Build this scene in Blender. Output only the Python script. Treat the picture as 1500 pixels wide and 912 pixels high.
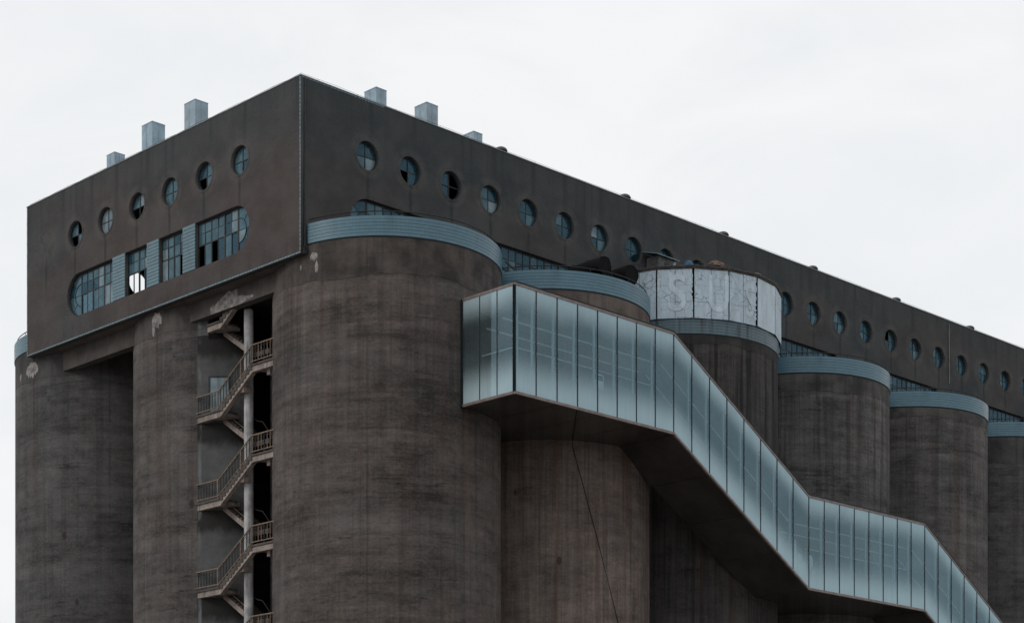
import bpy, bmesh, math, random
from mathutils import Vector
random.seed(7)
for o in list(bpy.data.objects): bpy.data.objects.remove(o)
SC = bpy.context.scene
COL = SC.collection
PI = math.pi

# ------------------------------------------------------------------ camera, sky, sun, exposure
cam = bpy.data.cameras.new('camera'); camo = bpy.data.objects.new('camera', cam); COL.objects.link(camo)
YAW = 0.792
camo.location = (-60.85, -76.72, 0.0)
camo.rotation_euler = (PI/2, 0, YAW - PI/2)
cam.sensor_width = 36; cam.lens = 2845.7/1500*36
cam.shift_y = (1320-456)/1500
cam.clip_start = 0.5; cam.clip_end = 20000
SC.camera = camo

SUN_DIR = Vector((-0.85, 0.30, 0.6)).normalized()
SUN_EL = math.asin(SUN_DIR.z); SUN_ROT = math.atan2(SUN_DIR.x, SUN_DIR.y)
w = bpy.data.worlds.new('World'); SC.world = w; w.use_nodes = True
nt = w.node_tree; nt.nodes.clear()
def wn(t): return nt.nodes.new(t)
out = wn('ShaderNodeOutputWorld'); sky = wn('ShaderNodeTexSky'); sky.sky_type = 'NISHITA'; sky.sun_disc = False
sky.sun_elevation = SUN_EL; sky.sun_rotation = SUN_ROT
b1 = wn('ShaderNodeBackground'); b1.inputs[1].default_value = 0.1; nt.links.new(sky.outputs[0], b1.inputs[0])
tc = wn('ShaderNodeTexCoord'); mp = wn('ShaderNodeMapping'); mp.inputs['Scale'].default_value = (2.2, 2.2, 4.5)
nz = wn('ShaderNodeTexNoise'); nz.inputs['Scale'].default_value = 3.2; nz.inputs['Detail'].default_value = 8; nz.inputs['Roughness'].default_value = 0.55
nz.inputs['Distortion'].default_value = 0.6
rp = wn('ShaderNodeValToRGB'); rp.color_ramp.elements[0].position = 0.32; rp.color_ramp.elements[1].position = 0.62
rp.color_ramp.elements[0].color = (0.875, 0.898, 0.912, 1); rp.color_ramp.elements[1].color = (0.955, 0.962, 0.968, 1)
b2 = wn('ShaderNodeBackground'); b2.inputs[1].default_value = 1.0
mx = wn('ShaderNodeMixShader'); mx.inputs[0].default_value = 0.94
nt.links.new(tc.outputs['Generated'], mp.inputs[0]); nt.links.new(mp.outputs[0], nz.inputs['Vector']); nt.links.new(nz.outputs[0], rp.inputs[0])
nt.links.new(rp.outputs[0], b2.inputs[0]); nt.links.new(b1.outputs[0], mx.inputs[1]); nt.links.new(b2.outputs[0], mx.inputs[2]); nt.links.new(mx.outputs[0], out.inputs[0])
sl = bpy.data.lights.new('sun', 'SUN'); sl.energy = 0.85; sl.angle = math.radians(20); sl.color = (1.0, 0.95, 0.9)
slo = bpy.data.objects.new('sun', sl); COL.objects.link(slo); slo.rotation_euler = SUN_DIR.to_track_quat('Z', 'Y').to_euler(); slo.location = (0, 0, 90)
SC.view_settings.view_transform = 'Standard'; SC.view_settings.look = 'None'
SC.view_settings.exposure = 0.0; SC.view_settings.gamma = 1.0

# ------------------------------------------------------------------ dimensions (metres; z = 0 is the camera's height)
GZ = -1.7                      # ground
ZT, ZB, W = 41.39, 32.5, 26.16 # gallery top, bottom, width
LEN = 71.7
SXC, SYC, SDX, SDY, R = 6.354, 0.745, 11.794, 12.874, 6.0   # silo grid
ZCB, ZCT = 33.0, 34.0          # tiled caps
PX0, PDX, PZ, PR = 4.396, 2.942, 38.53, 0.75               # round windows, long side
PY0, PDY = 5.111, 3.149                                     # round windows, end wall

# ------------------------------------------------------------------ material helpers
class NT:
    def __init__(s, name):
        s.m = bpy.data.materials.new(name); s.m.use_nodes = True
        s.t = s.m.node_tree; s.t.nodes.clear()
        s.out = s.t.nodes.new('ShaderNodeOutputMaterial')
    def n(s, t, **k):
        x = s.t.nodes.new(t)
        for a, v in k.items(): setattr(x, a, v)
        return x
    def l(s, a, b): s.t.links.new(a, b)
    def setin(s, sock, v):
        if hasattr(v, 'is_linked') or isinstance(v, bpy.types.NodeSocket): s.l(v, sock)
        else: sock.default_value = v
    def math(s, op, a, b=None, c=None, clamp=False):
        x = s.n('ShaderNodeMath', operation=op); x.use_clamp = clamp
        s.setin(x.inputs[0], a)
        if b is not None: s.setin(x.inputs[1], b)
        if c is not None: s.setin(x.inputs[2], c)
        return x.outputs[0]
    def comb(s, a, b, c=0.0):
        x = s.n('ShaderNodeCombineXYZ')
        for i, v in enumerate((a, b, c)): s.setin(x.inputs[i], v)
        return x.outputs[0]
    def noise(s, vec, scale=1.0, detail=5, rough=0.55, dist=0.0):
        x = s.n('ShaderNodeTexNoise'); s.l(vec, x.inputs['Vector'])
        x.inputs['Scale'].default_value = scale; x.inputs['Detail'].default_value = detail
        x.inputs['Roughness'].default_value = rough; x.inputs['Distortion'].default_value = dist
        return x.outputs[0]
    def rng(s, v, a, b, c=0.0, d=1.0, smooth=True):
        x = s.n('ShaderNodeMapRange'); x.interpolation_type = 'SMOOTHSTEP' if smooth else 'LINEAR'
        s.setin(x.inputs[0], v)
        for i, q in enumerate((a, b, c, d)): s.setin(x.inputs[1+i], q)
        return x.outputs[0]
    def mix(s, f, a, b, mode='MIX'):
        x = s.n('ShaderNodeMix', data_type='RGBA', blend_type=mode)
        s.setin(x.inputs[0], f)
        for i, v in ((6, a), (7, b)):
            if isinstance(v, tuple): x.inputs[i].default_value = (*v, 1)
            else: s.l(v, x.inputs[i])
        return x.outputs[2]
    def xyz(s):
        t = s.n('ShaderNodeTexCoord'); x = s.n('ShaderNodeSeparateXYZ'); s.l(t.outputs['Object'], x.inputs[0])
        return x.outputs[0], x.outputs[1], x.outputs[2]
    def principled(s, col, rough=0.85, spec=0.3, metal=0.0, bump=None, bstr=0.3, bdist=0.05):
        p = s.n('ShaderNodeBsdfPrincipled')
        if isinstance(col, tuple): p.inputs['Base Color'].default_value = (*col, 1)
        else: s.l(col, p.inputs['Base Color'])
        s.setin(p.inputs['Roughness'], rough); p.inputs['Specular IOR Level'].default_value = spec; p.inputs['Metallic'].default_value = metal
        if bump is not None:
            bn = s.n('ShaderNodeBump'); bn.inputs['Strength'].default_value = bstr; bn.inputs['Distance'].default_value = bdist
            s.l(bump, bn.inputs['Height']); s.l(bn.outputs[0], p.inputs['Normal'])
        s.l(p.outputs[0], s.out.inputs[0])
        return p

def weathered(name, col, var=0.35, scale=1.5, rough=0.7, spec=0.3, metal=0.0, stain=(0.02, 0.018, 0.015), stain_amt=0.4, vert=True, bstr=0.15):
    """painted / bare material with cloudy variation, runs and dirt"""
    N = NT(name); x, y, z = N.xyz()
    u = N.math('ADD', x, y)
    v = N.comb(N.math('MULTIPLY', x, 1.0), y, z)
    a = N.noise(v, scale, 7, 0.6)
    st = N.noise(N.comb(N.math('MULTIPLY', x, 4.0), N.math('MULTIPLY', y, 4.0), N.math('MULTIPLY', z, 0.35 if vert else 4.0)), scale, 5, 0.6)
    lo = tuple(c*(1-var) for c in col); hi = tuple(min(1, c*(1+var)) for c in col)
    c = N.mix(N.rng(a, 0.3, 0.7), lo, hi)
    c = N.mix(N.math('MULTIPLY', N.rng(st, 0.5, 0.75), stain_amt), c, stain)
    N.principled(c, rough, spec, metal, bump=N.noise(v, scale*14, 4, 0.6), bstr=bstr, bdist=0.02)
    return N.m

def concrete_silo(name, light, dark, streak=0.3, rust=0.2, seed=0.0, zb=30.6, dirt=0.0, soot=None, hor=0.8, ver=0.7):
    """slip-formed concrete: pour bands, runs from the cap, cracks, painted ledge shadows, patches, a smoother rendered band on top (object z is height over the ground)"""
    N = NT(name); x, y, z0 = N.xyz()
    z = N.math('ADD', z0, GZ)
    s = N.math('MULTIPLY', N.math('ARCTAN2', N.math('MULTIPLY', y, -1.0), N.math('MULTIPLY', x, -1.0)), R)
    def vec(a, b, o=0.0): return N.comb(N.math('MULTIPLY', s, a), N.math('MULTIPLY', z, b), seed+o)
    mott = N.noise(vec(0.22, 0.3), 1, 7, 0.62)
    band = N.noise(vec(0.06, 1.1, 3), 1, 12, 0.74, 0.0)
    blot = N.noise(vec(0.9, 1.7, 8), 1, 10, 0.72)
    lines = N.noise(vec(0.10, 4.5, 14), 1, 6, 0.65)
    stria = N.noise(vec(4.5, 0.10, 16), 1, 6, 0.65)
    runs = N.noise(vec(1.9, 0.045, 5), 1, 6, 0.62)
    fine_runs = N.noise(vec(7.0, 0.12, 6), 1, 4, 0.6)
    grain = N.noise(vec(5.5, 7.5, 9), 1, 5, 0.72)
    f = N.math('ADD', N.math('MULTIPLY', N.rng(band, 0.28, 0.72, 0.25-0.25*min(1, hor), 0.25+0.3*min(1, hor)), 1.0), N.math('MULTIPLY', N.rng(mott, 0.3, 0.7), 0.45))
    broad = N.noise(vec(0.03, 0.42, 31), 1, 9, 0.66)
    f = N.math('ADD', f, N.math('MULTIPLY', N.math('SUBTRACT', broad, 0.5), 1.7*hor))
    f = N.math('ADD', f, N.math('MULTIPLY', N.math('SUBTRACT', blot, 0.5), 1.5))
    f = N.math('ADD', f, N.math('MULTIPLY', N.math('SUBTRACT', lines, 0.5), N.rng(N.noise(vec(0.3, 0.35, 19), 1, 4), 0.40, 0.62, 0.1*hor, 0.85*hor)))
    f = N.math('ADD', f, N.math('MULTIPLY', N.math('SUBTRACT', stria, 0.5), ver))
    f = N.math('ADD', f, N.math('MULTIPLY', N.math('SUBTRACT', grain, 0.5), 1.1), clamp=True)
    c = N.mix(f, tuple(q*0.72 for q in dark), tuple(q*1.18 for q in light))
    cool = N.noise(vec(0.13, 0.2, 140), 1, 5, 0.6)
    c = N.mix(N.math('MULTIPLY', N.rng(cool, 0.45, 0.68), 0.42), c, N.mix(f, (0.044, 0.048, 0.051), (0.088, 0.093, 0.097)))
    # dark horizontal sweeps where pours met
    sweep = N.noise(vec(0.10, 0.70, 11), 1, 10, 0.72, 0.05)
    c = N.mix(N.math('MULTIPLY', N.rng(sweep, 0.56, 0.63), 0.55*hor), c, tuple(q*0.55 for q in dark))
    # dark lines painting the thin shadows of ledges (contours of the same field)
    con = N.math('ABSOLUTE', N.math('SUBTRACT', N.noise(vec(0.10, 0.75, 21), 1, 7, 0.6, 0.0), 0.5))
    ledge = N.math('MULTIPLY', N.rng(con, 0.010, 0.0), N.rng(N.noise(vec(0.22, 0.4, 33), 1, 3), 0.58, 0.66))
    c = N.mix(N.math('MULTIPLY', ledge, 0.45), c, (0.02, 0.018, 0.016))
    # runs of dirt, stronger near the cap
    hz = N.rng(z, 14.0, 33.0, 0.45, 1.0)
    r1 = N.math('MULTIPLY', N.math('MULTIPLY', N.rng(runs, 0.48, 0.60), hz), streak)
    c = N.mix(r1, c, (0.016, 0.016, 0.016))
    c = N.mix(N.math('MULTIPLY', N.rng(fine_runs, 0.50, 0.66), min(0.6, streak*0.8)), c, tuple(q*0.5 for q in dark))
    rr = N.noise(vec(1.4, 0.06, 45), 1, 5, 0.65)
    c = N.mix(N.math('MULTIPLY', N.rng(rr, 0.51, 0.66), rust), c, (0.085, 0.045, 0.03))
    # pale limewash runs
    c = N.mix(N.math('MULTIPLY', N.rng(N.noise(vec(0.9, 0.03, 60), 1, 4, 0.5), 0.60, 0.74), 0.35), c, tuple(min(1, q*1.5) for q in light))
    # rendered band under the cap with a ragged lower edge
    edge = N.math('ADD', z, N.math('MULTIPLY', N.math('SUBTRACT', N.noise(vec(0.22, 0.1, 70), 1, 9, 0.66), 0.5), 1.1))
    top = N.rng(edge, zb-0.02, zb+0.02)
    rend = N.mix(N.rng(N.noise(vec(0.7, 0.5, 77), 1, 6, 0.6), 0.35, 0.65), tuple(q*0.72 for q in dark), tuple(q*0.75 for q in light))
    rend = N.mix(N.math('MULTIPLY', N.rng(runs, 0.5, 0.7), 0.4), rend, (0.02, 0.021, 0.021))
    c = N.mix(N.math('MULTIPLY', top, 0.8), c, rend)
    lip = N.math('MULTIPLY', N.math('MULTIPLY', N.rng(N.math('ABSOLUTE', N.math('SUBTRACT', edge, zb-0.25)), 0.28, 0.02), N.rng(N.noise(vec(0.25, 0.1, 88), 1, 6, 0.7), 0.42, 0.62)), 0.30)
    c = N.mix(lip, c, tuple(min(1, q*1.5) for q in light))
    # tie-hole patches and vertical form seams
    vo = N.n('ShaderNodeTexVoronoi'); vo.inputs['Scale'].default_value = 1.0
    N.l(vec(0.42, 0.25, 80), vo.inputs['Vector'])
    vo.inputs['Randomness'].default_value = 0.6
    spot = N.math('MULTIPLY', N.rng(vo.outputs['Distance'], 0.075, 0.05), 0.7)
    c = N.mix(spot, c, (0.022, 0.02, 0.018))
    seam = N.math('ABSOLUTE', N.math('SUBTRACT', N.math('FLOORED_MODULO', N.math('ADD', N.math('ADD', s, N.math('MULTIPLY', N.noise(vec(0.0, 0.4, 98), 1, 3), 0.12)), 40.0+seed*1.37), 5.2), 2.6))
    c = N.mix(N.math('MULTIPLY', N.math('MULTIPLY', N.rng(seam, 0.09, 0.01), N.rng(N.noise(vec(0.1, 0.15, 99), 1, 3), 0.42, 0.6)), 0.4), c, (0.018, 0.018, 0.018))
    if soot:
        # the flank behind the staircase: pale blue-grey limewash, sooty fans on it under every landing
        sa, sb, zl, per = soot
        reg = N.math('MULTIPLY', N.rng(N.math('ADD', s, N.math('MULTIPLY', N.noise(vec(0.6, 0.3, 150), 1, 5), 0.25)), sa, sa+0.12), N.rng(s, sb+0.02, sb))
        c = N.mix(N.math('MULTIPLY', reg, 0.75), c, N.mix(N.rng(N.noise(vec(0.5, 0.5, 160), 1, 8, 0.65), 0.3, 0.7), (0.062, 0.068, 0.070), (0.128, 0.134, 0.136)))
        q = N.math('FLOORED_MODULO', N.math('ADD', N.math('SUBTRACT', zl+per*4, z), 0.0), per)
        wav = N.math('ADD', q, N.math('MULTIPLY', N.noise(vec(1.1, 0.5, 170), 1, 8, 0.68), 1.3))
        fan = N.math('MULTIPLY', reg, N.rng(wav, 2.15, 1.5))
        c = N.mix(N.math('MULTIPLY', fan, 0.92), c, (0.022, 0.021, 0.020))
        c = N.mix(N.math('MULTIPLY', N.math('MULTIPLY', N.rng(N.math('ABSOLUTE', N.math('SUBTRACT', s, sa+0.1)), 0.14, 0.04), N.rng(N.noise(vec(1.0, 0.5, 180), 1, 5), 0.4, 0.6)), 0.6), c, (0.21, 0.22, 0.225))
    if dirt: c = N.mix(dirt, c, (0.018, 0.019, 0.02))
    h = N.math('ADD', N.math('MULTIPLY', band, 0.7), N.math('MULTIPLY', grain, 0.5))
    h = N.math('ADD', h, N.math('MULTIPLY', top, 0.35)); h = N.math('SUBTRACT', h, N.math('MULTIPLY', ledge, 0.6))
    N.principled(c, 0.92, 0.2, bump=h, bstr=0.8, bdist=0.08)
    return N.m

def render_wall(name, axis, p0, dp, cold=0.0):
    """brown-grey cement render: cloudy, streaks from the coping, a drip below every round window"""
    N = NT(name); x, y, z0 = N.xyz()
    z = N.math('ADD', z0, ZB)
    s = x if axis == 'x' else y
    other = y if axis == 'x' else x
    def vec(a, b, o=0.0): return N.comb(N.math('MULTIPLY', s, a), N.math('MULTIPLY', z, b), N.math('ADD', other, o))
    mott = N.noise(vec(0.45, 0.5), 1, 10, 0.66); big = N.noise(vec(0.1, 0.16, 4), 1, 4, 0.5)
    grain = N.noise(vec(7, 7, 2), 1, 5, 0.72)
    c = N.mix(N.rng(mott, 0.3, 0.7), (0.058, 0.048, 0.045), (0.084, 0.072, 0.069))
    c = N.mix(N.math('ADD', N.math('MULTIPLY', N.rng(big, 0.40, 0.62), 0.65), cold, clamp=True), c, N.mix(N.rng(mott, 0.3, 0.7), (0.036, 0.042, 0.046), (0.060, 0.065, 0.068)))
    c = N.mix(N.math('MULTIPLY', N.rng(grain, 0.45, 0.7), 0.12), c, (0.05, 0.045, 0.042))
    # grey-green weathering and runs from the roof edge
    run = N.noise(vec(1.6, 0.07, 7), 1, 6, 0.62)
    top = N.rng(N.math('ADD', z, N.math('MULTIPLY', run, 3.0)), 40.6, 43.2)
    c = N.mix(N.math('MULTIPLY', top, 0.65), c, (0.048, 0.054, 0.056))
    c = N.mix(N.math('MULTIPLY', N.math('MULTIPLY', N.rng(run, 0.48, 0.66), N.rng(z, 37.5, 41.4, 0.1, 1.0)), 0.6), c, (0.028, 0.032, 0.033))
    # soot runs rising from the lower edge and below the long windows
    low = N.noise(vec(2.2, 0.12, 17), 1, 5, 0.62)
    c = N.mix(N.math('MULTIPLY', N.math('MULTIPLY', N.rng(low, 0.48, 0.68), N.rng(z, 34.0, 32.4)), 0.6), c, (0.03, 0.031, 0.031))
    # drips under the round windows
    wob = N.math('MULTIPLY', N.math('SUBTRACT', N.noise(vec(0.4, 1.2, 30), 1, 4), 0.5), 0.22)
    q = N.math('ABSOLUTE', N.math('SUBTRACT', N.math('FLOORED_MODULO', N.math('ADD', N.math('ADD', s, wob), 100*dp + dp/2 - p0), dp), dp/2))
    drip = N.math('MULTIPLY', N.math('MULTIPLY', N.rng(q, 0.17, 0.05), N.rng(s, p0-dp*0.55, p0-dp*0.45)), N.math('MULTIPLY', N.rng(z, PZ-PR+0.02, PZ-PR-0.02), N.rng(N.math('ADD', z, N.math('MULTIPLY', N.noise(vec(0.35, 0.0, 33), 1, 2), 3.0)), PZ-2.4, PZ+0.4)))
    c = N.mix(N.math('MULTIPLY', drip, 0.62), c, (0.022, 0.025, 0.026))
    halo = N.math('SQRT', N.math('ADD', N.math('POWER', N.math('SUBTRACT', z, PZ), 2.0), N.math('POWER', q, 2.0)))
    hm = N.math('MULTIPLY', N.math('MULTIPLY', N.rng(halo, 1.3, 0.95), N.rng(N.noise(vec(1.5, 1.5, 50), 1, 4), 0.35, 0.6)), N.math('MULTIPLY', N.rng(s, p0-dp*0.55, p0-dp*0.45), 0.3))
    c = N.mix(hm, c, (0.115, 0.108, 0.1))
    # hairline cracks
    con = N.math('ABSOLUTE', N.math('SUBTRACT', N.noise(vec(0.22, 0.35, 90), 1, 6, 0.6, 0.4), 0.5))
    crack = N.math('MULTIPLY', N.rng(con, 0.004, 0.0), N.rng(N.noise(vec(0.3, 0.3, 95), 1, 2), 0.5, 0.6))
    c = N.mix(N.math('MULTIPLY', crack, 0.5), c, (0.03, 0.03, 0.03))
    N.principled(c, 0.9, 0.2, bump=N.math('ADD', grain, mott), bstr=0.6, bdist=0.05)
    return N.m

def tile_mat(name, col, tile=0.2, joint=0.008, use='arc'):
    """small glazed facing tiles: tint per tile, dark vertical joints, grime runs"""
    N = NT(name); x, y, z = N.xyz()
    s = N.math('MULTIPLY', N.math('ARCTAN2', N.math('MULTIPLY', y, -1.0), N.math('MULTIPLY', x, -1.0)), R) if use == 'arc' else (y if use == 'y' else x)
    k = N.math('DIVIDE', N.math('ADD', s, 50.0), tile)
    cell = N.math('FLOOR', k); fr = N.math('FRACT', k)
    row = N.math('FLOOR', N.math('DIVIDE', z, 0.16))
    wn_ = N.n('ShaderNodeTexWhiteNoise', noise_dimensions='2D'); N.l(N.comb(cell, row), wn_.inputs['Vector'])
    jt = N.rng(N.math('ABSOLUTE', N.math('SUBTRACT', fr, 0.5)), 0.5-joint/tile*1.6, 0.5)
    lo = tuple(q*0.93 for q in col); hi = tuple(min(1, q*1.05) for q in col)
    c = N.mix(wn_.outputs[0], lo, hi)
    g = N.noise(N.comb(N.math('MULTIPLY', s, 0.7), N.math('MULTIPLY', z, 0.25), 3.0), 1, 6, 0.62)
    c = N.mix(N.math('MULTIPLY', N.rng(g, 0.45, 0.75), 0.5), c, tuple(q*0.5 for q in col))
    c = N.mix(N.math('MULTIPLY', jt, 0.3), c, (0.03, 0.035, 0.04))
    N.principled(c, 0.38, 0.45, bump=jt, bstr=-0.2, bdist=0.01)
    return N.m

def tile_stained(name, col):
    N = NT(name); x, y, z = N.xyz()
    s = N.math('MULTIPLY', N.math('ARCTAN2', N.math('MULTIPLY', y, -1.0), N.math('MULTIPLY', x, -1.0)), R)
    g = N.noise(N.comb(N.math('MULTIPLY', s, 1.3), N.math('MULTIPLY', z, 0.08), 12.0), 1, 6, 0.7)
    g2 = N.noise(N.comb(N.math('MULTIPLY', s, 5.0), N.math('MULTIPLY', z, 0.2), 2.0), 1, 4, 0.6)
    c = N.mix(N.rng(g2, 0.3, 0.7), tuple(q*0.75 for q in col), col)
    c = N.mix(N.math('MULTIPLY', N.rng(g, 0.50, 0.64), 0.85), c, (0.022, 0.022, 0.021))
    N.principled(c, 0.45, 0.4)
    return N.m

def window_glass(name, dust_skylight, amount, clear=0.2, rough=0.06, tint=(0.75, 0.92, 1.0)):
    N = NT(name); x, y, z = N.xyz()
    g = N.noise(N.comb(x, y, z), 1.7, 6, 0.6)
    pale = N.math('MULTIPLY', N.rng(N.noise(N.comb(N.math('MULTIPLY', x, 2.2), N.math('MULTIPLY', y, 2.2), N.math('MULTIPLY', z, 0.9)), 1.3, 6, 0.7), 0.58, 0.70), 0.55)
    df = N.n('ShaderNodeBsdfDiffuse'); N.l(N.mix(pale, N.mix(N.rng(g, 0.3, 0.7), tuple(q*0.7 for q in dust_skylight), tuple(q*1.25 for q in dust_skylight)), tuple(0.5*q+0.12 for q in dust_skylight)), df.inputs[0])
    tr = N.n('ShaderNodeBsdfTransparent'); tr.inputs[0].default_value = (0.6, 0.72, 0.78, 1)
    m1 = N.n('ShaderNodeMixShader'); m1.inputs[0].default_value = clear; N.l(df.outputs[0], m1.inputs[1]); N.l(tr.outputs[0], m1.inputs[2])
    gl = N.n('ShaderNodeBsdfGlossy'); gl.inputs['Color'].default_value = (*tint, 1); gl.inputs['Roughness'].default_value = rough
    fr = N.n('ShaderNodeFresnel'); fr.inputs[0].default_value = 1.5
    m2 = N.n('ShaderNodeMixShader'); N.l(N.math('MULTIPLY', fr.outputs[0], amount, clamp=True), m2.inputs[0]); N.l(m1.outputs[0], m2.inputs[1]); N.l(gl.outputs[0], m2.inputs[2])
    N.l(m2.outputs[0], N.out.inputs[0])
    return N.m

def fritted_glass(name):
    """laminated glass with a ceramic-dot frit that fades out from the top and bottom edges (uv.y runs up the pane)"""
    N = NT(name)
    t = N.n('ShaderNodeTexCoord'); sx = N.n('ShaderNodeSeparateXYZ'); N.l(t.outputs['UV'], sx.inputs[0])
    ob = N.n('ShaderNodeSeparateXYZ'); N.l(t.outputs['Object'], ob.inputs[0])
    oi = N.n('ShaderNodeObjectInfo')
    wob = N.math('MULTIPLY', N.math('SUBTRACT', N.noise(t.outputs['Object'], 0.35, 3), 0.5), 0.06)
    v = N.math('ADD', N.math('ADD', sx.outputs[1], wob), N.math('MULTIPLY', N.math('SUBTRACT', oi.outputs['Random'], 0.5), 0.04))
    top = N.rng(v, 0.72, 1.0, 0.0, 1.0); bot = N.rng(v, 0.40, 0.04, 0.0, 1.0)
    F = N.math('ADD', N.math('MULTIPLY', top, 0.76), N.math('MULTIPLY', bot, 0.84), clamp=True)
    base = N.math('MULTIPLY', N.rng(N.noise(t.outputs['Object'], 0.35, 5, 0.6), 0.35, 0.7), 0.09)
    F = N.math('ADD', F, N.math('ADD', base, 0.09), clamp=True)
    grime = N.noise(N.comb(N.math('MULTIPLY', ob.outputs[0], 3.0), N.math('MULTIPLY', ob.outputs[1], 3.0), N.math('MULTIPLY', ob.outputs[2], 0.3)), 1, 5, 0.6)
    col = N.mix(N.rng(grime, 0.35, 0.75), (0.455, 0.585, 0.63), (0.42, 0.54, 0.585))
    df = N.n('ShaderNodeBsdfDiffuse'); N.l(col, df.inputs[0])
    tl = N.n('ShaderNodeBsdfTranslucent'); N.l(col, tl.inputs[0])
    ms = N.n('ShaderNodeMixShader'); ms.inputs[0].default_value = 0.25; N.l(df.outputs[0], ms.inputs[1]); N.l(tl.outputs[0], ms.inputs[2])
    tr = N.n('ShaderNodeBsdfTransparent'); tr.inputs[0].default_value = (0.80, 0.90, 0.93, 1)
    m1 = N.n('ShaderNodeMixShader'); N.l(F, m1.inputs[0]); N.l(tr.outputs[0], m1.inputs[1]); N.l(ms.outputs[0], m1.inputs[2])
    gl = N.n('ShaderNodeBsdfGlossy'); gl.inputs['Color'].default_value = (0.54, 0.82, 0.95, 1); gl.inputs['Roughness'].default_value = 0.02
    fr = N.n('ShaderNodeFresnel'); fr.inputs[0].default_value = 1.52
    m2 = N.n('ShaderNodeMixShader'); N.l(N.math('MULTIPLY', fr.outputs[0], 1.7, clamp=True), m2.inputs[0]); N.l(m1.outputs[0], m2.inputs[1]); N.l(gl.outputs[0], m2.inputs[2])
    N.l(m2.outputs[0], N.out.inputs[0])
    return N.m

def clear_glass(name, tint=(0.8, 0.9, 0.93)):
    N = NT(name); tr = N.n('ShaderNodeBsdfTransparent'); tr.inputs[0].default_value = (*tint, 1); N.l(tr.outputs[0], N.out.inputs[0]); return N.m

def sign_mat(name, col, cracks=0.5):
    """white sheet facing gone grey: crazed paint, blue-grey seams of dirt"""
    N = NT(name); x, y, z = N.xyz()
    s = N.math('MULTIPLY', N.math('ARCTAN2', N.math('MULTIPLY', y, -1.0), N.math('MULTIPLY', x, -1.0)), R)
    v = N.comb(s, z, 0.0)
    d = N.n('ShaderNodeVectorMath', operation='ADD'); N.l(v, d.inputs[0])
    nn = N.n('ShaderNodeTexNoise'); N.l(v, nn.inputs['Vector']); nn.inputs['Scale'].default_value = 1.6; nn.inputs['Detail'].default_value = 5
    sc = N.n('ShaderNodeVectorMath', operation='SCALE'); N.l(nn.outputs['Color'], sc.inputs[0]); sc.inputs['Scale'].default_value = 0.5; N.l(sc.outputs[0], d.inputs[1])
    vo = N.n('ShaderNodeTexVoronoi', feature='DISTANCE_TO_EDGE'); N.l(d.outputs[0], vo.inputs['Vector']); vo.inputs['Scale'].default_value = 1.7
    vo2 = N.n('ShaderNodeTexVoronoi', feature='DISTANCE_TO_EDGE'); N.l(d.outputs[0], vo2.inputs['Vector']); vo2.inputs['Scale'].default_value = 5.5
    msk = N.rng(N.noise(v, 0.8, 4), 0.38, 0.55)
    g = N.noise(N.comb(N.math('MULTIPLY', s, 2.5), N.math('MULTIPLY', z, 0.5), 4.0), 1, 6, 0.65)
    c = N.mix(N.rng(g, 0.3, 0.7), tuple(q*0.80 for q in col), tuple(min(1, q*1.08) for q in col))
    c = N.mix(N.math('MULTIPLY', N.math('MULTIPLY', N.rng(vo.outputs[0], 0.036, 0.0), msk), cracks), c, (0.12, 0.16, 0.22))
    c = N.mix(N.math('MULTIPLY', N.math('MULTIPLY', N.rng(vo2.outputs[0], 0.03, 0.0), N.rng(N.noise(v, 1.3, 3), 0.5, 0.65)), cracks*0.7), c, (0.11, 0.14, 0.18))
    c = N.mix(N.math('MULTIPLY', N.rng(N.noise(N.comb(N.math('MULTIPLY', s, 1.2), N.math('MULTIPLY', z, 0.5), 9.0), 1, 6, 0.7), 0.6, 0.75), 0.45*cracks), c, (0.16, 0.2, 0.27))
    N.principled(c, 0.55, 0.3)
    return N.m

M = {}
M['silo_a'] = concrete_silo('silo_concrete_brown', (0.122, 0.103, 0.095), (0.044, 0.039, 0.037), 0.28, 0.25, 0.0, 31.1, hor=0.8, ver=0.3)
M['silo_b'] = concrete_silo('silo_concrete_warm', (0.180, 0.146, 0.130), (0.092, 0.074, 0.066), 0.36, 0.5, 13.0, 31.6, hor=0.35, ver=1.3)
M['silo_c'] = concrete_silo('silo_concrete_sooty', (0.086, 0.077, 0.073), (0.036, 0.035, 0.035), 1.0, 0.25, 29.0, 32.4, 0.22, hor=0.25, ver=1.4)
M['silo_d'] = concrete_silo('silo_concrete_grey', (0.128, 0.120, 0.116), (0.038, 0.039, 0.041), 0.42, 0.15, 41.0, 31.9, hor=0.7, ver=0.8)
M['silo_e'] = concrete_silo('silo_concrete_dull', (0.132, 0.121, 0.115), (0.042, 0.042, 0.043), 0.30, 0.2, 57.0, 32.3, hor=0.75, ver=0.7)
M['silo_f'] = concrete_silo('silo_concrete_slate', (0.106, 0.101, 0.099), (0.041, 0.041, 0.042), 0.22, 0.12, 71.0, 31.1, hor=0.75, ver=0.35)
M['silo_g'] = concrete_silo('silo_concrete_stairside', (0.120, 0.106, 0.100), (0.044, 0.040, 0.039), 0.25, 0.15, 71.0, 31.1, 0.0, (math.radians(31.4)*R, math.radians(68.0)*R, 26.0, 4.75), hor=0.75, ver=0.35)
M['wall_end'] = render_wall('cement_render_end', 'y', PY0, PDY, 0.04)
M['wall_long'] = render_wall('cement_render_long', 'x', PX0, PDX, 0.5)  # same render as the end wall, its shaded side painted darker and cooler
M['slab'] = weathered('gallery_concrete', (0.085, 0.075, 0.070), 0.3, 0.8)
M['inside'] = weathered('gallery_inside_plaster', (0.10, 0.10, 0.10), 0.25, 0.5)
M['beam'] = weathered('beam_render', (0.074, 0.066, 0.062), 0.22, 1.2, 0.9, 0.2)
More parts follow.
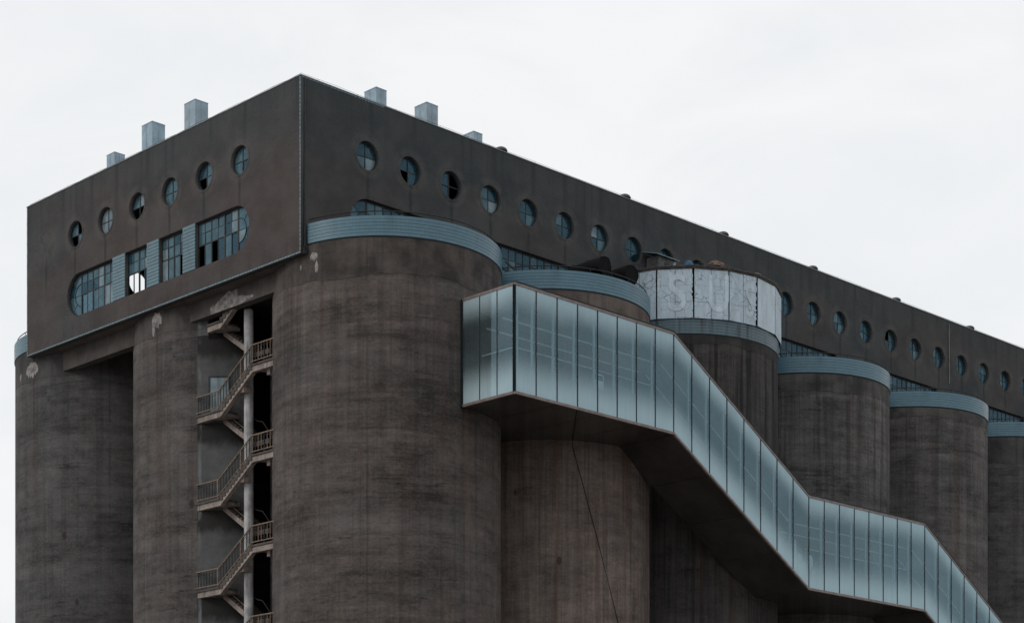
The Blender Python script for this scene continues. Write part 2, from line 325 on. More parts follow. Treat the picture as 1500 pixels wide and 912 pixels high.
M['peel'] = weathered('bare_plaster_patch', (0.22, 0.205, 0.20), 0.5, 3.0, 0.95, 0.15, stain=(0.09, 0.075, 0.065), stain_amt=0.7)
M['grout'] = weathered('dark_grout', (0.018, 0.022, 0.025), 0.2, 3)
M['tile'] = tile_mat('cap_tiles', (0.074, 0.158, 0.205))
M['tile_dirty'] = tile_stained('cap_tiles_stained', (0.085, 0.14, 0.168))
M['tile_pier'] = tile_mat('pier_tiles', (0.092, 0.170, 0.210), 0.24, 0.006, 'y')
M['trim_tile'] = weathered('edge_tiles', (0.110, 0.175, 0.205), 0.3, 5.0, 0.4, 0.4)
M['iron'] = weathered('black_iron', (0.016, 0.019, 0.021), 0.4, 6, 0.6, 0.3, stain=(0.05, 0.03, 0.02), stain_amt=0.3)
M['frame_paint'] = weathered('window_iron', (0.020, 0.028, 0.032), 0.4, 5, 0.6, 0.3, stain=(0.06, 0.05, 0.045), stain_amt=0.3)
M['frame_pale'] = weathered('window_ring_paint', (0.055, 0.068, 0.073), 0.4, 5, 0.7, 0.3)
M['g_mid'] = window_glass('dusty_window_glass', (0.020, 0.056, 0.078), 0.5, 0.25, tint=(0.62, 0.86, 1.0))
M['g_dark'] = window_glass('dark_window_glass', (0.012, 0.032, 0.043), 0.55, 0.45, tint=(0.62, 0.86, 1.0))
M['g_pale'] = window_glass('skylit_pale_glass', (0.066, 0.122, 0.148), 0.7, 0.15, 0.12, tint=(0.6, 0.85, 1.0))  # pale and white panes: sky light from behind put into the glass colour
M['g_white'] = window_glass('skylit_white_glass', (0.16, 0.205, 0.225), 0.9, 0.1, 0.2, tint=(0.6, 0.85, 1.0))
M['g_thin'] = window_glass('thin_dusty_window_glass', (0.05, 0.10, 0.12), 0.6, 0.8)
M['g_clear'] = clear_glass('clean_window_glass')
M['coping'] = weathered('zinc_coping', (0.16, 0.17, 0.18), 0.2, 3, 0.45, 0.5)
M['galv'] = weathered('galvanised_sheet', (0.25, 0.35, 0.42), 0.22, 1.2, 0.45, 0.5, 0.25, stain=(0.19, 0.15, 0.13), stain_amt=0.5)
M['galv_rust'] = weathered('galvanised_sheet_rust_spotted', (0.24, 0.33, 0.39), 0.22, 1.4, 0.5, 0.5, 0.2, stain=(0.24, 0.14, 0.10), stain_amt=0.85, vert=False)
M['frit'] = fritted_glass('fritted_skywalk_glass')
M['glass_edge'] = clear_glass('glass_edge', (0.88, 0.95, 0.97))
M['mullion'] = weathered('dark_aluminium', (0.012, 0.020, 0.025), 0.2, 4, 0.5, 0.15)
M['sky_trim'] = weathered('bronze_edge_channel', (0.16, 0.125, 0.115), 0.3, 2.5, 0.45, 0.5, stain=(0.06, 0.05, 0.045), stain_amt=0.5)
M['soffit'] = weathered('dark_soffit_sheet', (0.044, 0.040, 0.038), 0.35, 0.3, 0.15, 0.5, stain=(0.02, 0.018, 0.017), stain_amt=0.3)
M['sky_in'] = weathered('skywalk_lining', (0.20, 0.29, 0.34), 0.15, 0.8, 0.6, 0.3)
M['sky_post'] = weathered('skywalk_post_paint', (0.45, 0.53, 0.57), 0.1, 2, 0.5, 0.3)
M['steel'] = weathered('brushed_steel', (0.78, 0.83, 0.85), 0.1, 3, 0.3, 0.6, 0.3)
M['white'] = weathered('white_enamel', (0.78, 0.80, 0.81), 0.06, 3, 0.4, 0.4, stain_amt=0.1)
M['stair'] = weathered('stair_concrete', (0.25, 0.21, 0.19), 0.3, 1.6, 0.9, 0.2, stain=(0.05, 0.043, 0.04), stain_amt=0.7)
M['stair_dark'] = weathered('stair_slab_dark', (0.080, 0.070, 0.064), 0.35, 2.0, 0.9, 0.2, stain=(0.03, 0.026, 0.024))  # plain dark tone for landings and steps
M['column'] = weathered('column_limewash', (0.34, 0.335, 0.34), 0.28, 1.8, 0.9, 0.2, stain=(0.09, 0.075, 0.068), stain_amt=0.7)
M['rust'] = weathered('rusty_rail', (0.20, 0.145, 0.11), 0.4, 8, 0.8, 0.3, stain=(0.045, 0.03, 0.022), stain_amt=0.6, vert=False)
M['rail_dark'] = weathered('baluster_iron', (0.018, 0.019, 0.021), 0.5, 9, 0.7, 0.3, stain=(0.11, 0.065, 0.04), stain_amt=0.6)
M['door'] = weathered('pale_door', (0.19, 0.25, 0.275), 0.2, 2, 0.6, 0.3)
M['void'] = weathered('unlit_gap_black', (0.012, 0.013, 0.014), 0.2, 2, 0.95, 0.05)  # near-black colour standing in for unlit depth
M['sign'] = sign_mat('sign_sheet', (0.42, 0.51, 0.58), 0.95)
M['sign_new'] = sign_mat('sign_sheet_smooth', (0.46, 0.55, 0.615), 0.2)
M['letter'] = sign_mat('faded_letter_paint', (0.478, 0.568, 0.633), 0.45)
M['sign_frame'] = weathered('sign_timber', (0.045, 0.036, 0.030), 0.5, 3, 0.85, 0.2, stain=(0.15, 0.09, 0.06), stain_amt=0.5, vert=False)
M['barrel'] = weathered('tarred_sheet', (0.007, 0.007, 0.008), 0.3, 3, 0.85, 0.1, stain=(0.012, 0.011, 0.011), stain_amt=0.4)
M['hut'] = weathered('hut_boards', (0.105, 0.108, 0.105), 0.3, 2.5, 0.85, 0.2)
M['hut_roof'] = weathered('hut_roof_sheet', (0.16, 0.24, 0.27), 0.3, 2.5, 0.6, 0.3)
M['blue'] = weathered('blue_tarpaulin', (0.025, 0.09, 0.17), 0.3, 3, 0.6, 0.3, stain=(0.02, 0.06, 0.1))
M['red_rust'] = weathered('orange_rust', (0.13, 0.082, 0.070), 0.6, 5, 0.85, 0.2, stain=(0.05, 0.03, 0.03), stain_amt=0.6)
M['roofing'] = weathered('roof_felt', (0.05, 0.05, 0.05), 0.3, 1)
M['paving'] = weathered('worn_concrete_paving', (0.22, 0.205, 0.19), 0.25, 0.2, 0.9, 0.2, vert=False)
M['cable'] = weathered('black_cable', (0.012, 0.012, 0.013), 0.2, 5)

# ------------------------------------------------------------------ geometry helpers
class MB:
    def __init__(s): s.v = []; s.f = []; s.uv = None; s.mi = None
    def add(s, vs, fs):
        k = len(s.v); s.v += [tuple(p) for p in vs]; s.f += [tuple(i+k for i in f) for f in fs]; return s
    def box(s, x0, x1, y0, y1, z0, z1):
        vs = [(x, y, z) for z in (z0, z1) for y in (y0, y1) for x in (x0, x1)]
        return s.add(vs, [(0, 2, 3, 1), (4, 5, 7, 6), (0, 1, 5, 4), (2, 6, 7, 3), (0, 4, 6, 2), (1, 3, 7, 5)])
    def prism(s, poly, a0, a1, m):
        """poly: 2D points, extruded from a0 to a1; m(u, v, a) -> xyz"""
        n = len(poly)
        vs = [m(u, v, a0) for u, v in poly] + [m(u, v, a1) for u, v in poly]
        return s.add(vs, [tuple(range(n))[::-1], tuple(range(n, 2*n))] + [(i, (i+1) % n, (i+1) % n+n, i+n) for i in range(n)])
    def bar(s, p, q, w, h=None):
        p, q = Vector(p), Vector(q); d = (q-p).normalized(); h = h or w
        up = Vector((0, 0, 1)) if abs(d.z) < 0.95 else Vector((1, 0, 0))
        a = d.cross(up).normalized()*w/2; b = a.normalized().cross(d)*h/2
        vs = [p-a-b, p+a-b, p+a+b, p-a+b, q-a-b, q+a-b, q+a+b, q-a+b]
        return s.add(vs, [(0, 3, 2, 1), (4, 5, 6, 7), (0, 1, 5, 4), (1, 2, 6, 5), (2, 3, 7, 6), (3, 0, 4, 7)])
    def tube(s, pts, r, n=8, caps=True):
        pts = [Vector(p) for p in pts]; rings = []
        for i, p in enumerate(pts):
            d = (pts[min(i+1, len(pts)-1)] - pts[max(i-1, 0)]).normalized()
            up = Vector((0, 0, 1)) if abs(d.z) < 0.95 else Vector((1, 0, 0))
            a = d.cross(up).normalized(); b = a.cross(d)
            rr = r[i] if isinstance(r, (list, tuple)) else r
            rings.append([p + (a*math.cos(2*PI*k/n) + b*math.sin(2*PI*k/n))*rr for k in range(n)])
        vs = [q for ring in rings for q in ring]; fs = []
        for i in range(len(pts)-1):
            for k in range(n): fs.append((i*n+k, i*n+(k+1) % n, (i+1)*n+(k+1) % n, (i+1)*n+k))
        if caps: fs += [tuple(range(n))[::-1], tuple(range((len(pts)-1)*n, len(pts)*n))]
        return s.add(vs, fs)
    def lathe(s, cx, cy, prof, a0=0, a1=2*PI, n=48):
        """prof: closed list of (r, z); swept from a0 to a1"""
        full = abs(a1-a0-2*PI) < 1e-6; m = len(prof); st = n if full else n+1
        vs = []
        for i in range(st):
            a = a0 + (a1-a0)*i/n
            vs += [(cx+r*math.cos(a), cy+r*math.sin(a), z) for r, z in prof]
        fs = []
        for i in range(n):
            j = (i+1) % st
            for k in range(m): fs.append((i*m+k, j*m+k, j*m+(k+1) % m, i*m+(k+1) % m))
        if not full: fs += [tuple(range(m)), tuple(range((st-1)*m, st*m))[::-1]]
        return s.add(vs, fs)
    def build(s, name, mat, parent=None, smooth=False, base=None, mats=None):
        me = bpy.data.meshes.new(name)
        o0 = Vector(base) if base is not None else (root_loc(parent) if parent else Vector((0, 0, 0)))
        me.from_pydata([tuple(Vector(p)-o0) for p in s.v], [], s.f)
        bm = bmesh.new(); bm.from_mesh(me); bmesh.ops.recalc_face_normals(bm, faces=bm.faces)
        if smooth:
            for f in bm.faces: f.smooth = True
            for e in bm.edges:
                if len(e.link_faces) == 2 and e.calc_face_angle(0) > 0.7: e.smooth = False
        bm.to_mesh(me); bm.free()
        me.materials.append(mat)
        o = bpy.data.objects.new(name, me); COL.objects.link(o)
        if parent: o.parent = parent
        else: o.location = o0
        return o
def root_loc(o):
    while o.parent: o = o.parent
    return o.location.copy()
def thing(name, label, cat, loc, group=None):
    o = bpy.data.objects.new(name, None); COL.objects.link(o); o.location = loc; o.empty_display_size = 0.5
    return tag(o, label, cat, group)
def tag(o, label, cat, group=None):
    o['label'] = label; o['category'] = cat
    if group: o['group'] = group
    return o
def structure(o): o['kind'] = 'structure'; return o
def clone(o, name, parent, loc):
    c = o.copy(); COL.objects.link(c); c.parent = parent; c.location = loc; return c

def wall_sheet(name, outline, holes, thick, m, mat, parent):
    """a flat wall with openings: filled 2D curve given thickness; m(u, v, d) -> xyz with d = depth behind the face"""
    cu = bpy.data.curves.new(name, 'CURVE'); cu.dimensions = '2D'; cu.fill_mode = 'BOTH'; cu.extrude = thick/2
    for poly in [outline]+holes:
        sp = cu.splines.new('POLY'); sp.points.add(len(poly)-1); sp.use_cyclic_u = True
        for p, (u, v) in zip(sp.points, poly): p.co = (u, v, 0, 1)
    tmp = bpy.data.objects.new(name, cu); COL.objects.link(tmp)
    me = bpy.data.meshes.new_from_object(tmp.evaluated_get(bpy.context.evaluated_depsgraph_get()))
    bpy.data.objects.remove(tmp); bpy.data.curves.remove(cu)
    o0 = root_loc(parent)
    for v in me.vertices: v.co = Vector(m(v.co.x, v.co.y, thick/2-v.co.z)) - o0
    bm = bmesh.new(); bm.from_mesh(me); bmesh.ops.remove_doubles(bm, verts=bm.verts, dist=1e-4)
    bmesh.ops.recalc_face_normals(bm, faces=bm.faces); bm.to_mesh(me); bm.free()
    me.name = name; me.materials.clear(); me.materials.append(mat)
    o = bpy.data.objects.new(name, me); COL.objects.link(o); o.parent = parent
    return o
def circle(u, v, r, n=36): return [(u+r*math.cos(2*PI*i/n), v+r*math.sin(2*PI*i/n)) for i in range(n)]
def stadium(u0, u1, v0, v1, left=True, right=True, n=16):
    r = (v1-v0)/2; c = (v0+v1)/2; p = []
    if right: p += [(u1+r*math.cos(-PI/2+PI*i/n), c+r*math.sin(-PI/2+PI*i/n)) for i in range(n+1)]
    else: p += [(u1, v0), (u1, v1)]
    if left: p += [(u0-r*math.cos(-PI/2+PI*i/n), c-r*math.sin(-PI/2+PI*i/n)) for i in range(n+1)]
    else: p += [(u0, v1), (u0, v0)]
    return p

# ------------------------------------------------------------------ ground
g = MB(); g.add([(-4000, -4000, GZ), (4000, -4000, GZ), (4000, 4000, GZ), (-4000, 4000, GZ)], [(0, 1, 2, 3)])
structure(g.build('ground', M['paving']))

# ------------------------------------------------------------------ silos
def silo(cx, cy, label, mat, cap=None, tile='tile', railing=True, slot=None):
    t = thing('concrete_silo', label, 'grain silo', (cx, cy, GZ), 'round concrete silos under the gallery')
    MB().lathe(cx, cy, [(R, GZ), (R, ZCB), (R-0.4, ZCB), (R-0.4, GZ)], *(slot or (0, 2*PI)), n=128).build('shaft', M[mat], t, True)
    if cap is not None:
        a0, a1 = cap; n = 72
        pr = MB().lathe(cx, cy, [(R+0.02, ZCB), (R+0.02, ZCT-0.03), (R-0.2, ZCT-0.03), (R-0.2, ZCB-0.1), (R-0.01, ZCB-0.1)], a0, a1, n).build('parapet', M['grout'], t, True)
        k = 6; h = (ZCT-ZCB)/k
        for i in range(k):
            z0 = ZCB + i*h + 0.010; z1 = ZCB + (i+1)*h - (0.0 if i == k-1 else 0.005)
            rr = R + 0.055 + random.uniform(-.003, .003)
            MB().lathe(cx, cy, [(rr, z0), (rr, z1), (R+0.01 if i < k-1 else R-0.22, z1), (R+0.01, z0)], a0, a1, n).build('tile_course', M[tile], pr, True)
        MB().lathe(cx, cy, [(0.01, ZCT-0.4), (R-0.15, ZCT-0.4), (R-0.15, ZCT-0.5), (0.01, ZCT-0.5)], a0, a1, 36).build('roof_deck', M['roofing'], t)
        if railing:
            zr = ZCT+0.27; rr = R-0.12
            pts = [(cx+rr*math.cos(a0+(a1-a0)*i/60), cy+rr*math.sin(a0+(a1-a0)*i/60), zr) for i in range(61)]
            ra = MB().tube(pts, 0.028, 6).build('railing', M['iron'], t, True)
            for i in range(1, 13):
                a = a0+(a1-a0)*(i-0.35)/12.3
                MB().tube([(cx+rr*math.cos(a), cy+rr*math.sin(a), ZCT-0.02), (cx+rr*math.cos(a), cy+rr*math.sin(a), zr)], 0.018, 6).build('post', M['iron'], ra)
    return t
aw = math.asin(SYC/R)
FR = (PI+aw+0.01, 2*PI-aw-0.01)
specs = [('nearest and widest brown concrete silo at the building corner, glass skywalk starting on it', 'silo_a'),
         ('warm brown concrete silo behind the top of the skywalk, black drums on its tiled cap', 'silo_b'),
         ('soot streaked concrete silo carrying the cracked white wraparound sign', 'silo_c'),
         ('grey concrete silo just right of the white sign, above the middle of the skywalk', 'silo_d'),
         ('dull concrete silo, second from the right edge of the picture', 'silo_e'),
         ('farthest concrete silo on the right, cut off by the picture edge', 'silo_f')]
silos = []
for i, (lab, m) in enumerate(specs):
    silos.append(silo(SXC+i*SDX, SYC, lab, m, FR, 'tile_dirty' if i == 2 else 'tile', i not in (2,)))
mid_silo = silo(SXC, SYC+SDY, 'middle concrete silo under the end wall, outside staircase rising against it', 'silo_g', slot=(math.radians(-109.5), math.radians(360-120.6)))
af = math.asin((SYC+2*SDY-W)/R)
far_silo = silo(SXC, SYC+2*SDY, 'leftmost concrete silo, under the far end of the round windowed end wall', 'silo_f', (-af+0.01, PI+af-0.01))

def peel(silo_o, cx, cy, ang, z0, wid, hgt, seed, n=14, drips=True):
    """a sheet of fallen-off render: irregular pale patch standing 15 mm proud of the curved shaft"""
    rnd = random.Random(seed); mb = MB(); r1 = R+0.018
    tops = []; bots = []
    for i in range(n+1):
        q = i/n; env = math.sqrt(max(0.02, 1-(2*q-1)**2))
        tops.append(z0+hgt/2*env*rnd.uniform(0.75, 1.0)); bots.append(z0-hgt/2*env*rnd.uniform(0.45, 1.05))
    P = lambda q, z, r: (cx+r*math.cos(ang+wid/R*(q-0.5)), cy+r*math.sin(ang+wid/R*(q-0.5)), z)
    vs = []; fs = []
    for i in range(n+1): vs += [P(i/n, bots[i], r1), P(i/n, tops[i], r1), P(i/n, tops[i]+0.02, R-0.01), P(i/n, bots[i]-0.02, R-0.01)]
    for i in range(n):
        for k in range(4): fs.append((4*i+k, 4*i+4+k, 4*i+4+(k+1) % 4, 4*i+(k+1) % 4))
    fs += [(0, 1, 2, 3), (4*n+3, 4*n+2, 4*n+1, 4*n)]
    mb.add(vs, fs); mb.build('peeled_patch', M['peel'], silo_o)
def pang(cx, cy, x, y): return math.atan2(y-cy, x-cx)
c0 = (SXC, SYC); c1 = (SXC, SYC+SDY); c2 = (SXC, SYC+2*SDY)
peel(far_silo, *c2, pang(*c2, 0.362, 26.19), 31.75, 1.25, 1.05, 3)
peel(far_silo, *c2, pang(*c2, 0.6, 27.6), 31.6, 0.25, 0.5, 4, 6)
peel(mid_silo, *c1, pang(*c1, 0.373, 13.15), 31.95, 0.85, 1.0, 5)
peel(mid_silo, *c1, pang(*c1, 0.36, 13.45), 31.45, 0.25, 0.7, 6, 6)
peel(silos[0], *c0, pang(*c0, 0.475, -0.45), 32.3, 0.5, 0.5, 8, 10)
peel(silos[0], *c0, pang(*c0, 0.50, -0.62), 31.75, 0.2, 0.7, 9, 6)
peel(silos[0], *c0, pang(*c0, 0.37, 0.45), 31.9, 0.12, 0.35, 10, 5)

# pale door on the middle silo, level with the upper landing
da = pang(*c1, 1.95, 9.55)
dm = lambda s_, z, r: (c1[0]+r*math.cos(da+s_/R), c1[1]+r*math.sin(da+s_/R), z)
def curved_panel(s0, s1, z0, z1, r0, r1):
    mb = MB(); n = 4
    vs = []; fs = []
    for i in range(n+1):
        s_ = s0+(s1-s0)*i/n; vs += [dm(s_, z0, r0), dm(s_, z1, r0), dm(s_, z1, r1), dm(s_, z0, r1)]
    for i in range(n):
        for k in range(4): fs.append((4*i+k, 4*i+4+k, 4*i+4+(k+1) % 4, 4*i+(k+1) % 4))
    fs += [(0, 1, 2, 3), (4*n+3, 4*n+2, 4*n+1, 4*n)]
    return mb.add(vs, fs)
ha = da; da = pang(*c1, 1.95, 9.52)
hm_ = curved_panel(-0.62, 1.3, 30.55, 32.4, R-0.02, R+0.012).build('void_plate', M['void'], mid_silo)  # dark plate added in place of the unlit opening under the beam
da = ha
dr = curved_panel(-0.5, 0.5, 26.3, 28.45, R-0.02, R+0.03).build('door', M['door'], mid_silo)
for s0, s1, z0, z1 in ((-0.58, -0.5, 26.3, 28.53), (0.5, 0.58, 26.3, 28.53), (-0.5, 0.5, 28.45, 28.53)):
    curved_panel(s0, s1, z0, z1, R-0.02, R+0.06).build('frame', M['frame_paint'], dr)

# ------------------------------------------------------------------ gallery building on top of the silos
gal = thing('gallery_building', 'long flat-roofed grain gallery with rows of round windows on top of the silos', 'building', (0, 0, ZB))
mE = lambda u, v, d: (d, u, v)              # end wall: u = y
mL = lambda u, v, d: (u, d, v)              # long wall: u = x
TH = 0.32
NPL = 23                                    # round windows along the long side
RV0, RV1 = 33.76, 36.22                     # long windows
end_holes = [circle(PY0+i*PDY, PZ, PR) for i in range(6)]
E0, E1 = 5.50, 20.50                        # straight part of the end-wall window
end_holes.append(stadium(E0, E1, RV0, RV1))
wall_sheet('end_wall', [(0, ZB), (W, ZB), (W, ZT), (0, ZT)], end_holes, TH, mE, M['wall_end'], gal)
PITCH = 0.573
bays = [(4.495, 7, True), (13.09, 13, False), (25.3, 12, False), (37.16, 14, False), (49.1, 14, False), (60.9, 14, False)]
long_holes = [circle(PX0+i*PDX, PZ, PR) for i in range(NPL)]
for x0, n, rnd in bays: long_holes.append(stadium(x0, x0+n*PITCH, RV0, RV1+0.08, rnd, False))
wall_sheet('long_wall', [(TH+0.002, ZB), (LEN, ZB), (LEN, ZT), (TH+0.002, ZT)], long_holes, TH, mL, M['wall_long'], gal)
far_holes = [circle(PX0+0.38+i*PDX, PZ, PR) for i in range(NPL)]
wall_sheet('rear_wall', [(TH+0.002, ZB), (LEN, ZB), (LEN, ZT), (TH+0.002, ZT)], far_holes, TH, lambda u, v, d: (u, W-d, v), M['wall_long'], gal)
MB().box(LEN-0.3, LEN-0.002, TH+0.002, W-TH-0.002, ZB, ZT).build('inner_end_wall', M['inside'], gal)
MB().box(TH+0.002, LEN-0.302, TH+0.002, W-TH-0.002, ZB+0.003, 33.70).build('floor_slab', M['slab'], gal)
MB().box(TH+0.002, LEN-0.302, TH+0.002, W-TH-0.002, ZT-0.35, ZT-0.01).build('roof_slab', M['roofing'], gal)
# floor beams and crosswall that carry the roof inside
for k in range(1, 6):
    MB().box(k*SDX+0.4, k*SDX+0.75, TH+0.01, W-TH-0.01, ZT-1.1, ZT-0.352).build('roof_beam', M['inside'], gal)
# rendered beams between the silo heads on the end side, with bare patch
BX = 1.0
def head_beam(y0, y1, zb):
    return MB().box(BX, BX+0.5, y0, y1, zb, ZB-0.004).build('head_beam', M['beam'], gal)
head_beam(SYC+2.4, SYC+SDY-2.4, 31.53); head_beam(SYC+SDY+2.4, SYC+2*SDY-2.4, 31.38)
pk = MB(); ol = [(8.96, 31.53), (9.1, 31.9), (8.85, 32.0), (8.5, 32.02), (8.1, 32.22), (7.75, 32.3), (7.4, 32.46), (7.1, 32.36), (6.65, 32.40), (6.6, 31.98), (6.2, 32.0), (5.9, 31.86), (5.4, 31.82), (5.2, 31.78), (5.25, 31.68), (5.9, 31.6), (6.3, 31.53)]
pk.prism(ol, BX-0.015, BX+0.01, lambda u, v, a: (a, u, v)); pk.build('peeled_patch', M['peel'], gal)
# walls added to keep sky from showing through the silo gaps
for yy in (SYC+SDY/2, SYC+SDY*1.5):
    MB().box(5.6, 6.2, yy-0.9, yy+0.9, GZ, ZB-0.02).build('gap_blocker', M['slab'], gal)

# edge tiles: a strip of small light tiles along the arrises, each with open joints
def tile_strip(p, q, wid, nrm, step=0.22, name='edge_tile_strip'):
    p, q, nrm = Vector(p), Vector(q), Vector(nrm); L = (q-p).length; d = (q-p)/L; n = int(L/step); a = d.cross(nrm).normalized()
    mb = MB()
    for i in range(n):
        s0 = p+d*(i*L/n+0.016); s1 = p+d*((i+1)*L/n-0.016); t_ = 0.012+random.uniform(0, 0.006)
        vs = [s0-a*wid/2, s1-a*wid/2, s1+a*wid/2, s0+a*wid/2]; vs += [v+nrm*t_ for v in vs]
        mb.add(vs, [(0, 3, 2, 1), (4, 5, 6, 7), (0, 1, 5, 4), (1, 2, 6, 5), (2, 3, 7, 6), (3, 0, 4, 7)])
    o = mb.build(name, M['trim_tile'], gal); o['kind'] = 'stuff'; return o
tile_strip((0, 0.05, ZB+0.13), (0, 0.05, ZT-0.02), 0.085, (-1, 0, 0))
tile_strip((0, 0.0, ZB+0.05), (0, W, ZB+0.05), 0.08, (-1, 0, 0))
tile_strip((0, W-0.05, ZB+0.14), (0, W-0.05, ZT-0.02), 0.085, (-1, 0, 0))
tile_strip((0.02, 0, ZT-0.04), (5.5, 0, ZT-0.04), 0.05, (0, -1, 0))
# coping and lightning wire on the roof edge
co = MB(); co.box(-0.03, 0.35, -0.031, W+0.03, ZT+0.003, ZT+0.05); co.box(0.352, LEN, -0.031, 0.35, ZT+0.003, ZT+0.05)
co.build('coping', M['coping'], gal)
lw = MB(); zw = ZT+0.17
lw.tube([(0.12, W-0.1, zw)]+[(0.12, W-0.1-i*(W-0.2)/24, zw+0.025*math.sin(i*2.1)) for i in range(1, 25)]+[(0.3+i*2.0, 0.12, zw+0.025*math.sin(i*1.7)) for i in range(36)], 0.008, 5)
lwo = lw.build('lightning_wire', M['iron'], gal)
for i in range(14): MB().tube([(0.12, 0.4+i*1.95, ZT+0.04), (0.12, 0.4+i*1.95, zw)], 0.012, 5).build('wire_post', M['iron'], lwo)
for i in range(27): MB().tube([(1.2+i*2.6, 0.12, ZT+0.04), (1.2+i*2.6, 0.12, zw)], 0.012, 5).build('wire_post', M['iron'], lwo)
# downpipe beside the corner
dp = MB(); dp.tube([(0.22, -0.05, ZB+0.05), (0.22, -0.05, ZT-0.1)], 0.038, 10)
dpo = dp.build('downpipe', M['frame_paint'], gal, True)
MB().box(0.12, 0.32, -0.12, -0.005, ZB-0.02, ZB+0.30).build('pipe_shoe', M['iron'], dpo)
dq = MB(); dq.tube([(58.6, -0.06, 36.9), (58.6, -0.04, 41.1)], 0.03, 8); dq.build('downpipe', M['coping'], gal, True)

# ---- round windows
def pane_mat(r, pale):
    if pale: return M['g_white'] if r < 0.12 else (M['g_pale'] if r < 0.75 else M['g_mid'])  # end-wall panes paler, painted as if sky shines through
    return M['g_pale'] if r < 0.12 else (M['g_mid'] if r < 0.8 else M['g_dark'])
GI = 0.24   # glass sits this deep
ring_cache = {}
def round_window(u, m, key, kinds, sub=True, ring=True):
    """kinds: four letters for the panes upper-left, upper-right, lower-left, lower-right as seen from outside (m mid, p pale, w white, d dark, - missing)"""
    mb = MB(); n = 36
    def ringm(r0, r1, d0, d1):
        vs = []; fs = []
        for i in range(n):
            a = 2*PI*i/n; c, s_ = math.cos(a), math.sin(a)
            vs += [m(u+r0*c, PZ+r0*s_, d0), m(u+r1*c, PZ+r1*s_, d0), m(u+r1*c, PZ+r1*s_, d1), m(u+r0*c, PZ+r0*s_, d1)]
        for i in range(n):
            j = (i+1) % n
            for k in range(4): fs.append((4*i+k, 4*j+k, 4*j+(k+1) % 4, 4*i+(k+1) % 4))
        mb.add(vs, fs)
    ringm(PR-0.06, PR-0.002, GI-0.045, GI+0.05)
    w_ = 0.022
    mb.prism([(u-w_, PZ-PR+0.05), (u+w_, PZ-PR+0.05), (u+w_, PZ+PR-0.05), (u-w_, PZ+PR-0.05)], GI-0.03, GI+0.03, m)
    for s0, s1 in ((-PR+0.05, -w_-0.001), (w_+0.001, PR-0.05)):
        mb.prism([(u+s0, PZ-w_), (u+s1, PZ-w_), (u+s1, PZ+w_), (u+s0, PZ+w_)], GI-0.028, GI+0.028, m)
    wd = mb.build('round_window', M['frame_paint'], gal)
    sm = MB(); mb = sm; ringm(PR+0.002, PR+0.12, -0.012, 0.01)
    if ring: sm.build('plaster_ring', M['wall_end' if key == 'E' else 'wall_long'], wd)
    flip = 1 if key == 'L' else -1
    if not sub:
        pb = MB(); pb.prism(circle(u, PZ, PR-0.03, 24), GI-0.006, GI+0.006, m); pb.build('pane', M['g_mid'], wd); return wd
    for k, (su, sv) in enumerate(((-1, 1), (1, 1), (-1, -1), (1, -1))):
        if kinds[k] == '-': continue
        pm = {'m': 'g_mid', 'p': 'g_pale', 'w': 'g_white', 'd': 'g_dark', 'c': 'g_clear'}[kinds[k]]
        su *= flip; r_ = PR-0.03
        tl = random.uniform(-.012, .012)
        poly = [(u+su*0.01, PZ+sv*0.01)] + [(u+su*r_*math.cos(PI/2*i/9), PZ+sv*r_*math.sin(PI/2*i/9)) for i in range(10)]
        pb = MB(); pb.prism(poly, GI-0.006+tl, GI+0.006+tl, m); pb.build('pane', M[pm], wd)
    return wd
for i, kd in enumerate(('pppm', 'mp-p', 'pppp', 'pw--', 'wwww', 'p--p')): round_window(PY0+i*PDY, mE, 'E', kd)
lk = ['mmpw', 'mm-m', 'm-m-', 'pmpw', 'mmmp', 'pmmm', 'wmmp', 'mmmd', 'mmmm', 'mmmm', 'mmmm', 'mmmm', 'mmmm', 'mmmp', 'pmmp', 'mmpm', '-mmm', 'mmmp', 'pmmm', 'mmmm', 'mpmm', 'mmpm', 'mmmm', 'mmmm', 'mmmm', 'mmmm', 'mmmm']
for i in range(NPL): round_window(PX0+i*PDX, mL, 'L', lk[i], sub=(i <= 8 or 12 <= i <= 21))

